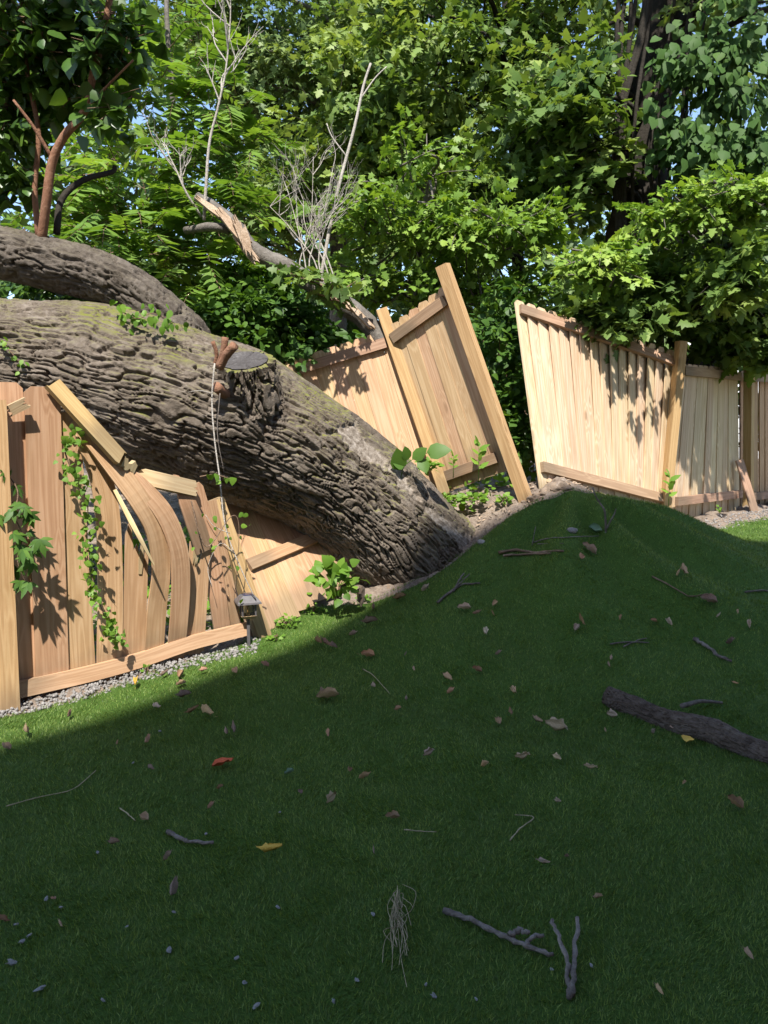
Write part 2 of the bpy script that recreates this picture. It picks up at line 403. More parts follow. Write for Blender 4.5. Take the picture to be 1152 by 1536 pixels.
def build_grass():
    n = 560000
    x = rng.uniform(-3.2, 5.6, n * 3); y = rng.uniform(1.6, 9.3, n * 3)
    keep = (np.abs(x) < .54 * y + .35) & (y < lawn_edge(x) - .004)
    x, y = x[keep], y[keep]
    dens = np.clip((2.4 / y) ** 1.25, 0, 1)
    k = rng.random(len(x)) < dens; x, y = x[k][:n], y[k][:n]
    k = len(x)
    z = terrain(x, y) + .008
    s = np.sqrt(y / 2.4)
    L = rng.uniform(.013, .027, k) * (1 + .12 * (s - 1)); W = rng.uniform(.0026, .0046, k) * s
    clump = vnoise(v3(x * 9, y * 9, 0), 40) * 2.4 + vnoise(v3(x * 2.2, y * 2.2, 0), 41) * 2
    a = rng.uniform(0, 2 * np.pi, k) * .55 + clump
    lean = rng.uniform(.25, .95, k)
    d = np.stack([np.cos(a) * lean, np.sin(a) * lean, np.sqrt(np.maximum(1 - lean ** 2, .05))], -1)
    b = rng.uniform(0, np.pi, k); w = np.stack([np.cos(b), np.sin(b), np.zeros(k)], -1)
    p = np.stack([x, y, z], -1)
    V = np.empty((k, 3, 3)); V[:, 0] = p - w * W[:, None] / 2; V[:, 1] = p + w * W[:, None] / 2; V[:, 2] = p + d * L[:, None]
    t = np.clip(.42 + .27 * rng.standard_normal(k) + .16 * vnoise(v3(x * 2.5, y * 2.5, 5), 44), 0, 1)
    t = np.where(rng.random(k) < .07, 1.0, t)
    o = obj('grass', V.reshape(-1, 3), M['blade'], tris=np.arange(k * 3).reshape(k, 3), base=(0, 0, 0), attrs={'tint': np.repeat(t, 3)})
    tag(o, 'short dense green turf blades covering the lawn', 'grass', kind='stuff')
build_grass()

# ------------------------------------------------------------------ the house behind the photographer, whose shadow lies on the lawn
def house_behind():
    H = 12.0; L = H / math.tan(SUN_EL)
    def back(gx, gy): return (gx - SUN_H[0] * L, gy - SUN_H[1] * L)
    c1 = back(.42, 6.68); ca = back(-.40, 5.36); c0 = (ca[0] - .663 * 10, ca[1] - .749 * 10); cm = back(1.66, 7.42); c2 = back(9.0, 7.8)
    fp = [c0, ca, c1, cm, c2, (c2[0], c2[1] - 9), (c0[0] + 4, c0[1] - 4)]
    base = thing('brick_house', (*c1, 0), 'tall brick house behind the photographer that shades the lawn', 'house')
    n = len(fp); V = [(x, y, -.3) for x, y in fp] + [(x, y, H) for x, y in fp]
    F = [(i, (i + 1) % n, n + (i + 1) % n, n + i) for i in range(n)] + [tuple(range(n, 2 * n))]
    wall = plain('house_brick', (.22, .10, .075), (.34, .17, .12), 30, .9)
    obj('wall', V, wall, base, faces=F)
    gl = plain('house_glass', (.03, .035, .04), (.05, .055, .06), 3, .1, .6); fr = plain('house_trim', (.7, .7, .68), (.78, .78, .76), 5, .6)
    for (a, b) in ((c0, ca), (cm, c2)):
        a, b = np.array(a), np.array(b); d = unit(b - a); nn = np.array([-d[1], d[0]])
        ln = np.linalg.norm(b - a)
        for s in np.arange(1.6, ln - 1.2, 2.4):
            for z in (1.0, 3.9, 6.6, 9.4):
                q = a + d * s + nn * .03
                def box(w, h, t, zc, off):
                    vs_ = []
                    for k in (0, t):
                        for (i, j) in ((-w, -h), (w, -h), (w, h), (-w, h)):
                            p = q + d * i + nn * (off + k); vs_.append((p[0], p[1], zc + j))
                    return vs_, [(0, 1, 2, 3), (4, 5, 6, 7), (0, 1, 5, 4), (1, 2, 6, 5), (2, 3, 7, 6), (3, 0, 4, 7)]
                v, f = box(.5, .75, .04, z + .75, 0); w = obj('window', v, fr, base, faces=f)
                v, f = box(.43, .68, .02, z + .75, .042); obj('pane', v, gl, w, faces=f)
house_behind()

# ------------------------------------------------------------------ boards
def board(name, parent, path, widths, normals, thick, mat, top=None, bot=None, edges=None, label=None, sub=1):
    """a plank along `path` (bottom to top): per-station width and face normal, own thickness; `top`/`bot` give per-column end offsets (dog ears, splintered ends)"""
    C = np.asarray(path, float); n = len(C)
    if np.ndim(widths) == 0: widths = [widths] * n
    Wd = np.asarray(widths, float)
    Nn = np.asarray(normals, float); Nn = np.repeat(Nn[None], n, 0) if Nn.ndim == 1 else Nn
    if edges is None: edges = [0, .2, .8, 1]
    k = len(edges); top = top if top is not None else [0] * k; bot = bot if bot is not None else [0] * k
    T = np.gradient(C, axis=0); T = unit(T)
    Nn = unit(Nn - (Nn * T).sum(-1, keepdims=True) * T)
    W = np.cross(T, Nn)
    s = np.concatenate([[0], np.cumsum(np.linalg.norm(np.diff(C, axis=0), axis=1))])
    V = []; U = []
    for side in (1, -1):
        for i in range(n):
            for j, e in enumerate(edges):
                p = C[i] + W[i] * (e - .5) * Wd[i] + Nn[i] * side * thick / 2
                v = s[i]
                if i == n - 1: p = p + T[i] * top[j]; v += top[j]
                if i == 0: p = p - T[i] * bot[j]; v -= bot[j]
                V.append(p); U.append(((e - .5) * Wd[i] + (.0 if side > 0 else .5), v))
    def q(sd, i, j): return sd * n * k + i * k + j
    F = []; UV = []
    def face(ids, uvs=None):
        F.append(tuple(ids))
        UV.extend(uvs if uvs else [U[a] for a in ids])
    for i in range(n - 1):
        for j in range(k - 1):
            face((q(0, i, j), q(0, i, j + 1), q(0, i + 1, j + 1), q(0, i + 1, j)))
            face((q(1, i, j), q(1, i + 1, j), q(1, i + 1, j + 1), q(1, i, j + 1)))
        for j in (0, k - 1):
            a, b, c, d = q(0, i, j), q(0, i + 1, j), q(1, i + 1, j), q(1, i, j)
            u0 = U[a][0]
            uvs = [(u0, U[a][1]), (u0, U[b][1]), (u0 + thick, U[b][1]), (u0 + thick, U[a][1])]
            ids = (a, b, c, d) if j == 0 else (d, c, b, a)
            face(ids, uvs if j == 0 else uvs[::-1])
    for i in (0, n - 1):
        for j in range(k - 1):
            a, b, c, d = q(0, i, j), q(0, i, j + 1), q(1, i, j + 1), q(1, i, j)
            ids = (a, b, c, d)
            uvs = [(U[a][0], 0), (U[b][0], 0), (U[b][0], .02), (U[a][0], .02)]
            if i == 0: ids, uvs = (d, c, b, a), uvs[::-1]
            face(ids, uvs)
    # outward faces: front sits at +normal
    o = obj(name, np.array(V), mat, parent, faces=F, uv=UV)
    if label: o['label'] = label
    return o
def bar(name, parent, a, b, w, t, nrm, mat, top=None, bot=None, mid=0.0, n=3, edges=(0, .08, .92, 1), label=None):
    a, b = np.asarray(a, float), np.asarray(b, float)
    pts = [a + (b - a) * f + np.asarray(nrm) * mid * 4 * f * (1 - f) for f in np.linspace(0, 1, n)]
    return board(name, parent, pts, w, nrm, t, mat, top=top, bot=bot, edges=list(edges), label=label)
EAR = [-.032, 0, 0, -.032]
def jag(k, amp): return [random.uniform(-amp, amp) for _ in range(k)]
JE = [0, .12, .25, .36, .5, .62, .74, .88, 1]

# ---- broken section in front of the trunk (plane along the fence line)
def FA(px, py, off=0.0):                # pixel -> fence plane, moved `off` metres towards the yard
    return on_plane(px, py, FP + FN * off, FN)
def c1(x, y, off=0.0): return FA(x / 2.648, 540 + y / 2.648, off)       # coordinates of an enlarged view of that corner
fa = thing('broken_fence_section', FA(60, 1060), 'cedar fence section with pickets snapped and bowed under the fallen trunk', 'fence')
mpx = lambda p: 1150 / p[1]             # photo pixels per metre at a point
def picket_px(parent, top, bot, wpx_t, wpx_b, off=0.0, ear=EAR, mat='cedar', n=4, bow=0.0, plane=c1, sc=2.648, fs=.885, nrm=FN, th=.017):
    a, b = plane(*bot, off), plane(*top, off)
    w0 = wpx_b / sc / mpx(a) / fs; w1 = wpx_t / sc / mpx(b) / fs
    f = np.linspace(0, 1, n); pts = [a + (b - a) * t + nrm * bow * 4 * t * (1 - t) for t in f]
    return board('picket', parent, pts, [w0 + (w1 - w0) * t for t in f], nrm, th, M[mat], top=ear)
def curved(parent, pts, wpx, offs, mat='cedar', top=None, edges=None, twist=0.0, name='picket', th=.017):
    # Catmull-Rom through the traced points
    pts = list(pts); n = len(pts)
    Q = [c1(x, y, o) for (x, y), o in zip(pts, offs)]
    Wm = [w / 2.648 / mpx(q) / 1.0 for w, q in zip(wpx, Q)]
    t = np.arange(n); tf = np.linspace(0, n - 1, (n - 1) * 4 + 1)
    Q = crom(np.array(Q), 4); Wm = np.interp(tf, t, Wm)
    nr = [unit(FN + twist * FU * f) for f in np.linspace(0, 1, len(Q)) ** 2]
    return board(name, parent, Q, Wm, np.array(nr), th, M[mat], top=top, edges=edges)
def crom(Pn, sub):
    Pn = np.asarray(Pn, float); n = len(Pn); out = []
    ext = np.vstack([2 * Pn[0] - Pn[1], Pn, 2 * Pn[-1] - Pn[-2]])
    for i in range(n - 1):
        p0, p1, p2, p3 = ext[i], ext[i + 1], ext[i + 2], ext[i + 3]
        for k in range(sub):
            t = k / sub
            out.append(.5 * ((2 * p1) + (-p0 + p2) * t + (2 * p0 - 5 * p1 + 4 * p2 - p3) * t * t + (-p0 + 3 * p1 - 3 * p2 + p3) * t ** 3))
    out.append(Pn[-1]); return np.array(out)
picket_px(fa, (28, 88), (105, 1392), 96, 96, -.005)
picket_px(fa, (-80, 88), (5, 1420), 96, 96, -.006)
picket_px(fa, (166, 106), (213, 1372), 118, 110, .012, ear=[-.035, 0, 0, -.02])
picket_px(fa, (270, 200), (324, 1340), 78, 108, -.004, ear=jag(4, .02))
curved(fa, [(430, 1300), (436, 1100), (438, 900), (430, 650), (404, 480), (345, 320), (310, 240)], [100, 100, 98, 96, 88, 76, 60], [0, 0, 0, .01, .02, .03, .02], top=[0, .01, -.01, 0])
picket_px(fa, (540, 790), (525, 1290), 94, 92, -.006, ear=None, n=3)
o_ = fa.children[-1]; bpy.data.objects.remove(o_)
a_, b_ = c1(525, 1290, -.006), c1(542, 775, -.006)
board('picket', fa, [a_, (a_ + b_) / 2, b_], .145, FN, .017, M['cedar'], edges=JE, top=[.13, .20, .16, .03, .07, -.02, -.08, .07, .02])
# torn lighter wood on the break
board('splinter', fa, [c1(556, 850, .004), c1(560, 790, .006), c1(566, 735, .006)], [.02, .03, .016], FN, .012, M['raw'], edges=[0, .3, .6, 1], top=[.02, -.01, .03, -.03])
curved(fa, [(608, 1240), (622, 1000), (640, 830), (618, 680), (556, 560), (468, 440), (380, 330)], [74, 78, 74, 78, 84, 84, 80], [0, .05, .09, .12, .13, .10, .05], twist=.3, top=[.02, 0, -.01, .01])
curved(fa, [(692, 1215), (708, 1060), (718, 900), (708, 750), (652, 610), (560, 500), (468, 415)], [72, 74, 76, 76, 76, 66, 40], [.0, .05, .09, .12, .13, .11, .07], twist=.25, top=[0, .03, .01, 0])
curved(fa, [(612, 815), (560, 716), (520, 640), (455, 515)], [5, 16, 20, 14], [.20, .18, .15, .12], mat='raw', name='splinter', th=.012)
a_, b_ = c1(768, 1170, .004), c1(792, 780, .01)
board('picket', fa, [a_, (a_ + b_) / 2, b_], .14, FN, .017, M['cedar'], edges=JE, top=[.10, .04, .08, -.03, -.05, .06, .03, .09, .05])
curved(fa, [(812, 760), (776, 650), (742, 560), (708, 480)], [74, 76, 66, 30], [.03, .05, .06, .05], top=[.02, .05, .03, 0])
board('splinter', fa, [c1(775, 800, .022), c1(782, 760, .024), c1(800, 715, .03)], [.028, .05, .06], FN, .012, M['raw'], edges=JE, top=jag(9, .022), bot=jag(9, .03))
curved(fa, [(886, 1095), (858, 900), (822, 680), (776, 495)], [70, 72, 70, 56], [-.02, -.02, -.02, -.01], top=[-.03, .0, .01, -.02])
curved(fa, [(930, 1075), (905, 930), (872, 760), (830, 560)], [66, 66, 64, 60], [-.035, -.035, -.035, -.035])
# rails
rp = [(30, 1318), (150, 1292), (370, 1242), (560, 1190), (740, 1128), (880, 1092), (985, 1066)]
Q = crom([c1(x, y, .035) for x, y in rp], 3)
Wd = np.interp(np.linspace(0, 6, len(Q)), range(7), [.095, .095, .094, .092, .09, .088, .086])
board('rail', fa, Q, Wd, unit(FN + np.array([0, 0, .12])), .042, M['light_rail'], edges=[0, .05, .95, 1], label='bowed bottom rail')
bar('rail', fa, c1(478, 392, .13), c1(206, 92, .05), .085, .045, unit(FN + np.array([.1, 0, .35])), M['post'], top=jag(4, .01), bot=jag(4, .02), label='snapped top rail slanting down against the trunk')
bar('splinter', fa, c1(500, 432, .10), c1(516, 398, .10), .10, .04, unit(FN + .3 * FU), M['raw'], top=jag(9, .025), bot=jag(9, .02), edges=JE)
bar('rail', fa, c1(770, 512, .05), c1(552, 462, .08), .10, .04, unit(FN + np.array([0, 0, .3])), M['raw'], top=jag(9, .03), bot=jag(9, .03), edges=JE, label='torn pale rail end under the trunk')
bar('splinter', fa, c1(30, 205, .06), c1(98, 172, .08), .06, .03, unit(FN + .2 * FU), M['raw'], top=jag(9, .02), bot=jag(9, .02), edges=JE)
bar('post', fa, FA(14, 1090, .075), FA(-9, 600, .075), .105, .1, FN, M['post'], edges=(0, .05, .95, 1))

# ---- crushed section under the trunk
def c5(x, y, off=0.0): return FA(180 + x / 3.03, 650 + y / 3.03, off)
LB = unit(FN + np.array([0, 0, .75])); LB0 = FA(430, 925, -.14)
def pB(x, y, off=0.0): return on_plane(180 + x / 3.03, 650 + y / 3.03, LB0 + LB * off, LB)
fb = thing('crushed_fence_section', c5(700, 860), 'dark leaning fence section crushed beneath the underside of the trunk', 'fence')
bots = [(640, 905), (708, 862), (780, 818), (846, 775), (905, 738), (966, 696), (1026, 655)]
for i, (x, y) in enumerate(bots):
    a_ = pB(x, y + 25, 0); b_ = pB(x - 235, y - 620 + i * 45, 0)
    board('picket', fb, [a_, (a_ + b_) / 2 + LB * .004 * (i % 2), b_], .146, LB, .017, M['cedar'], top=EAR)
bar('rail', fb, pB(585, 600, .032), pB(960, 442, .032), .09, .04, LB, M['cedar'])
bar('post', fb, c5(655, 940, -.02), c5(430, 300, -.10), .098, .092, unit(FN + np.array([0, 0, .1])), M['post'], edges=(0, .05, .95, 1), label='yellow post leaning with the crushed section')

# ---- tilted section lifted by the roots, behind the trunk
b1 = P(658, 716, 6.98); t1 = P(572, 464, 7.05); b2 = P(788, 748, 6.62); t2 = P(664, 398, 6.62)
fc = thing('tilted_fence_section', (b2 + b1) / 2, 'light cedar fence section tipped sideways with two slanting posts behind the trunk', 'fence')
def panel(parent, bl, br, tr, tl, n, nrm, mat='cedar', off=0.0, wscale=.985, seeds=0, ear=True, lowj=0.0):
    bl, br, tr, tl = map(np.asarray, (bl, br, tr, tl))
    for i in range(n):
        f = (i + .5) / n
        a = bl + (br - bl) * f; b = tl + (tr - tl) * f
        a = a + (a - b) * random.uniform(0, lowj)
        w0 = np.linalg.norm(br - bl) / n * wscale; w1 = np.linalg.norm(tr - tl) / n * wscale
        o = nrm * (off + (.0025 if i % 2 else -.0025) + random.uniform(-.001, .001))
        if callable(mat): m = mat(i)
        else: m = mat
        board('picket', parent, [a + o, a * .66 + b * .34 + o, a * .33 + b * .67 + o, b + o], [w0, w0 + (w1 - w0) * .33, w0 + (w1 - w0) * .66, w1], nrm, .017, M[m], top=[-.03, 0, 0, -.03] if ear else None)
pd = unit(b2 - b1); u2 = unit(t2 - b2); nC = np.cross(pd, u2); nC = unit(nC if nC[1] < 0 else -nC)
def planeC(px, py, off=0.0): return on_plane(px, py, b2 + nC * off, nC)
bl = planeC(596 + 76, 735); br = planeC(748, 712); tr = planeC(655, 434); tl = planeC(586, 494)
panel(fc, planeC(663, 742), planeC(757, 708), planeC(668, 425), planeC(580, 490), 6, nC, mat='light_cedar', off=-.055)
bar('rail', fc, planeC(588, 508, -.025), planeC(668, 450, -.025), .09, .04, nC, M['rail'])
bar('rail', fc, planeC(662, 716, -.025), planeC(744, 686, -.025), .09, .04, nC, M['rail'])
bar('post', fc, b2 + (b2 - t2) * .1, t2, .1, .095, nC, M['post'], edges=(0, .05, .95, 1))
nB = unit(np.array([.06, -1, .05]))
def planeB(px, py, off=0.0): return on_plane(px, py, b1 + nB * off, nB)
panel(fc, planeB(455, 800, -.05), planeB(662, 742, -.05), planeB(588, 492, -.05), planeB(385, 556, -.05), 10, nB, mat='light_cedar')
bar('rail', fc, planeB(400, 569, -.02), planeB(578, 514, -.02), .09, .04, nB, M['rail'])
bar('post', fc, b1 + (b1 - t1) * .15, t1, .1, .095, nB, M['post'], edges=(0, .05, .95, 1))

# ---- panel torn off its post and leaning back
TL, TR, BL, BR = P(771, 449, 7.3), P(1012, 527, 8.02), P(813, 748, 6.72), P(993, 782, 8.02)
nD = np.cross(BR - BL, TL - BL); nD = unit(nD if nD[1] < 0 else -nD)
fd = thing('detached_fence_panel', BL, 'pale fence panel torn loose and leaning back on the lifted turf', 'fence')
panel(fd, BL - (TL - BL) * .03, BR, TR, TL, 16, nD, mat='pale_cedar', wscale=1.16)
def onD(f, g, off): 
    a = BL + (BR - BL) * f; b = TL + (TR - TL) * f; return a + (b - a) * g + nD * off
def railD(g0, g1, w):
    pts = [onD(f, g0 + (g1 - g0) * f, .03) for f in np.linspace(.012, .985, 5)]
    board('rail', fd, pts, w, nD, .042, M['rail'], edges=[0, .06, .94, 1])
railD(.945, .93, .095); railD(.15, .13, .095)

# ---- upright sections running back to the corner
pb, pt = P(995, 790, 7.95), P(1022, 512, 7.95)
fe = thing('shaded_fence_section', pb, 'upright fence section with leaf shadows on its face beside the lifted turf', 'fence')
nE = unit(np.array([.70, -.71, 0]))
bar('post', fe, pb, pt, .088, .088, unit(nE + np.array([-.5, 0, 0])), M['post'], edges=(0, .05, .95, 1))
e0b, e0t = P(1000, 800, 8.05), P(1024, 545, 8.05); e1b, e1t = P(1112, 776, 9.15), P(1108, 553, 9.15)
panel(fe, e0b, e1b, e1t, e0t, 11, nE, mat='pale_cedar', off=-.02, wscale=1.07)
bar('rail', fe, P(1015, 752, 8.03), P(1112, 741, 9.1), .09, .04, nE, M['rail'])
bar('rail', fe, P(1026, 556, 8.03), P(1110, 565, 9.1), .09, .04, nE, M['rail'])
ff = thing('far_fence_section', P(1125, 770, 9.3), 'dim fence section with its own post running on past the leaning plank', 'fence')
bar('post', ff, P(1122, 778, 9.25), P(1124, 535, 9.25), .1, .095, nE, M['post'], edges=(0, .05, .95, 1))
f0b, f0t, f1b, f1t = P(1114, 775, 9.35), P(1114, 556, 9.35), P(1225, 760, 10.7), P(1225, 560, 10.7)
panel(ff, f0b, f1b, f1t, f0t, 13, nE, mat='cedar', off=-.04)
bar('rail', ff, P(1128, 745, 9.3), P(1225, 735, 10.6), .09, .04, nE, M['rail'])
bar('rail', ff, P(1128, 566, 9.3), P(1225, 573, 10.6), .09, .04, nE, M['rail'])
pl = thing('loose_plank', P(1134, 772, 8.85), 'loose brown plank propped against the fence at the gap', 'plank')
bar('board', pl, P(1134, 774, 8.85), P(1109, 690, 9.0), .12, .018, unit([.4, -.9, .2]), M['rail'], edges=(0, .1, .9, 1))

# ------------------------------------------------------------------ tubes, trunks
def frames(C):
    T = unit(np.gradient(C, axis=0)); up = np.array([0, 0, 1.0])
    if abs(T[0][2]) > .9: up = np.array([1.0, 0, 0])
    S = unit(np.cross(T[0], up)); A = [S]
    for i in range(1, len(C)):
        v = A[-1] - T[i] * np.dot(A[-1], T[i]); A.append(unit(v))
    A = np.array(A); return T, A, np.cross(T, A)
def tube_arrays(C, r, seg=6, cap=True, wob=0.0, seed=0):
    C = np.asarray(C, float); n = len(C); r = np.broadcast_to(np.asarray(r, float), (n,))
    T, A, B = frames(C); th = np.arange(seg) * 2 * np.pi / seg
    rr = r[:, None] * np.ones(seg)[None]
    ring = A[:, None] * np.cos(th)[None, :, None] + B[:, None] * np.sin(th)[None, :, None]
    V = C[:, None] + ring * rr[..., None]
    if wob:
        V = C[:, None] + ring * (rr * (1 + wob * fbm(V / np.maximum(rr, .004)[..., None] * .6, 2, seed)))[..., None]
    V = V.reshape(-1, 3); F = []
    for i in range(n - 1):
        for j in range(seg):
            k = (j + 1) % seg; F.append((i * seg + j, i * seg + k, (i + 1) * seg + k, (i + 1) * seg + j))
    if cap:
        F.append(tuple(range(seg))[::-1]); F.append(tuple((n - 1) * seg + j for j in range(seg)))
    return V, F
class MB:
    def __init__(s): s.V = []; s.F = []; s.n = 0
    def add(s, V, F):
        s.V.append(np.asarray(V, float)); s.F += [tuple(i + s.n for i in f) for f in F]; s.n += len(V); return s
    def tube(s, C, r, seg=6, **k): return s.add(*tube_arrays(C, r, seg, **k))
    def build(s, name, mat, parent=None, smooth=True, **k):
        return obj(name, np.vstack(s.V), mat, parent, faces=s.F, smooth=smooth, **k)

def bark_disp(s, v, wrapm, amp, cell=(.19, .0275), seed=0):
    """ridged plates: s metres along, v metres round (wraps after wrapm)"""
    an = v / wrapm * 2 * np.pi; rm = wrapm / (2 * np.pi); X, Y = rm * np.cos(an), rm * np.sin(an)
    q = v3(s * 4.0, X * 5, Y * 5); w1 = fbm(q, 2, seed + 1); w2 = fbm(q + 9, 2, seed + 2)
    c0, c1_ = cell; wx, wy = X + .034 * w1 * np.cos(an + 1.57) , Y + .034 * w1 * np.sin(an + 1.57)
    su = s + .05 * w2
    a1 = vnoise(v3(su / c0, wx / c1_, wy / c1_), seed + 3); a2 = vnoise(v3(su / c0 * 1.5 + 7, wx / c1_ * 1.25, wy / c1_ * 1.25), seed + 4)
    a3 = vnoise(v3(su / .07 + 3, wx / c1_ * 1.3, wy / c1_ * 1.3), seed + 5)
    d1 = sstep(.01, .16, np.abs(a1)); d2 = sstep(.0, .2, np.abs(a2)); d3 = sstep(0, .3, np.abs(a3))
    plate = vnoise(v3(s / c0 * .8, X / c1_ * .7, Y / c1_ * .7), seed + 6)
    return amp * (.60 * d1 * (.8 + .3 * plate) + .38 * d2 * d1 + .20 * d3 * d1 * d2 + .10 * plate)
def bark_trunk(name, parent, pts, rad, mat, res=.013, amp=.034, seed=3, lump=.05, extra=None, cell=(.19, .0275), cap0=False, attr=None):
    C = crom(pts, 24); rr = crom(np.asarray(rad, float)[:, None], 24)[:, 0]
    ln = np.concatenate([[0], np.cumsum(np.linalg.norm(np.diff(C, axis=0), axis=1))])
    n = int(ln[-1] / res); s = np.linspace(0, ln[-1], n)
    C = np.stack([np.interp(s, ln, C[:, k]) for k in range(3)], -1); rr = np.interp(s, ln, rr)
    T, A, B = frames(C); rm = rr.mean(); seg = int(2 * np.pi * rm / res); wrapm = 2 * np.pi * rm
    th0 = math.atan2(np.dot(B[len(B) // 2], [0, -.92, .39]), np.dot(A[len(A) // 2], [0, -.92, .39]))
    k1 = int(seg * .64); k2 = int(seg * .09) + 4
    th = th0 + np.concatenate([np.linspace(-.64 * np.pi, .64 * np.pi, k1, endpoint=False), np.linspace(.64 * np.pi, 1.36 * np.pi, k2, endpoint=False)]); seg = len(th)
    S, TH = np.meshgrid(s, th, indexing='ij')
    ring = A[:, None] * np.cos(TH)[..., None] + B[:, None] * np.sin(TH)[..., None]
    base = C[:, None] + ring * rr[:, None, None]
    L = 1 + lump * fbm(base * 1.6, 3, seed + 70)
    D = bark_disp(S, TH * rm, wrapm, amp, cell, seed)
    at = {}
    if attr is not None:
        m = attr(base, ring); D = D * (1 - m) + .012 * m + m * .007 * fbm(v3(S * 2.5, TH * 26, 0), 3, 77); at['scar'] = m.ravel()
    if extra is not None: L = L + extra(base, S)
    V = C[:, None] + ring * (rr[:, None] * L + D - amp * .6)[..., None]
    idx = np.arange(n * seg).reshape(n, seg)
    q = np.stack([idx[:-1], idx[1:], np.roll(idx, -1, 1)[1:], np.roll(idx, -1, 1)[:-1]], -1).reshape(-1, 4)
    if not at: at = {'scar': np.zeros(n * seg)}
    return obj(name, V.reshape(-1, 3), mat, parent, tris=q, smooth=False, attrs=at), C, rr

tb = G(640, 860)
ft = thing('fallen_tree', tb, 'huge uprooted tree trunk with furrowed bark lying across the broken fence', 'tree')
tp = [(780, 985, 7.0), (690, 900, 6.75), (610, 820, 6.48), (522, 738, 6.24), (435, 678, 6.02), (340, 632, 5.84), (235, 597, 5.66), (120, 566, 5.56), (0, 548, 5.48), (-120, 540, 5.42), (-230, 530, 5.36)]
trad = [.58, .555, .53, .50, .515, .55, .54, .505, .46, .44, .42]
tpts = [P(*a) for a in tp]
scar_line = [(508, 640), (540, 668), (585, 706), (625, 745), (660, 778), (700, 812)]
def seg_dist(px, py, line):
    d = np.full(np.shape(px), 1e9); tpar = np.zeros(np.shape(px))
    for i in range(len(line) - 1):
        a, b = np.array(line[i], float), np.array(line[i + 1], float); ab = b - a
        t = np.clip(((px - a[0]) * ab[0] + (py - a[1]) * ab[1]) / (ab @ ab), 0, 1)
        e = np.hypot(px - a[0] - t * ab[0], py - a[1] - t * ab[1]); m = e < d
        d = np.where(m, e, d); tpar = np.where(m, i + t, tpar)
    return d, tpar
def scar_mask(base, ring):
    px, py = project(base); d, t = seg_dist(px, py, scar_line)
    w = np.interp(t, [0, .4, 1.5, 3, 4, 5], [2, 15, 8, 4, 8, 14]) + 7 * fbm(base * 14, 3, 61)
    facing = (ring * unit(CAM - base)).sum(-1) > 0
    return sstep(2.5, -2.5, d - w) * facing
def trunk_lumps(base, S):
    px, py = project(base)
    g = lambda cx, cy, w: np.exp(-((px - cx) ** 2 + (py - cy) ** 2) / w ** 2)
    front = base[..., 1] < 6.2
    flare = .10 * np.exp(-((S - .55) / .3) ** 2)
    ln_ = np.maximum(0, 1 - seg_dist(px, py, [(560, 600), (620, 665), (690, 745)])[0] / 26) * .05
    return (g(365, 600, 55) * .16 + g(290, 610, 50) * .05 + g(480, 650, 45) * .05 - g(235, 690, 45) * .04 + ln_) * front + flare
trunk, TC, TR_ = bark_trunk('trunk', ft, tpts, trad, M['bark'], res=.0063, amp=.037, seed=3, extra=trunk_lumps, attr=scar_mask)
# limb forking up and to the side
lp = [P(300, 575, 6.0), P(262, 505, 5.88), P(190, 437, 5.74), P(110, 405, 5.66), P(20, 382, 5.60), P(-90, 360, 5.5), P(-260, 330, 5.4)]
bark_trunk('limb', ft, lp, [.23, .215, .185, .185, .18, .17, .16], M['bark_limb'], res=.0085, amp=.030, seed=23, lump=.14, cell=(.15, .025))
# sawn stub
def stub():
    c = P(366, 541, 5.34); top_n = unit([-.06, -.44, .86]); rr = .172
    a = unit(np.cross(top_n, [0, 1, 0])); b = np.cross(top_n, a)
    seg, V, F = 150, [], []
    th = np.arange(seg) * 2 * np.pi / seg
    prof = [(h, 1.0 if h == 0 else 1.05 + .9 * max(0, -h - .05) ** 1.3) for h in np.concatenate([[0, -.006], np.linspace(-.02, -.34, 26)])]
    inner = [.0, .3, .6, .85, .98]
    out = 1 + .10 * fbm(v3(np.cos(th) * 1.4, np.sin(th) * 1.4, 2.2), 3, 5)
    bk = bark_disp(th * 0 + .0, th * rr, 2 * np.pi * rr, 1.0, (.15, .04), 9)
    rings = []
    for h, k in prof[::-1]:
        bb = bark_disp(th * 0 + h, th * rr, 2 * np.pi * rr, .05, (.2, .032), 9) - .02 if h < -.003 else 0
        rings.append(c + top_n * h + (np.cos(th)[:, None] * a + np.sin(th)[:, None] * b * .94) * (rr * k * out + bb)[:, None])
    Vb = np.concatenate(rings); n = len(prof)
    F = [(i * seg + j, i * seg + (j + 1) % seg, (i + 1) * seg + (j + 1) % seg, (i + 1) * seg + j) for i in range(n - 1) for j in range(seg)]
    st = obj('cut_stub', Vb, M['bark'], ft, faces=F, smooth=False, attrs={'scar': np.zeros(len(Vb))})
    V = [c + top_n * .004]; F = []
    for k in inner[1:]:
        for j in range(seg):
            crack = -.02 * max(0, 1 - abs(((th[j] * 5 / (2 * np.pi)) % 1) - .5) / .05) * k
            V.append(c + top_n * (.004 + crack + .003 * math.sin(9 * k)) + (math.cos(th[j]) * a + math.sin(th[j]) * b * .94) * rr * k * out[j])
    for j in range(seg): F.append((0, 1 + j, 1 + (j + 1) % seg))
    for i in range(3):
        for j in range(seg):
            k = (j + 1) % seg; F.append((1 + i * seg + j, 1 + (i + 1) * seg + j, 1 + (i + 1) * seg + k, 1 + i * seg + k))
    cf = obj('cut_face', np.array(V), M['stub'], st, faces=F, smooth=True)
stub()
def polyline(px, n=None): return crom([P(*a) for a in px], 4)
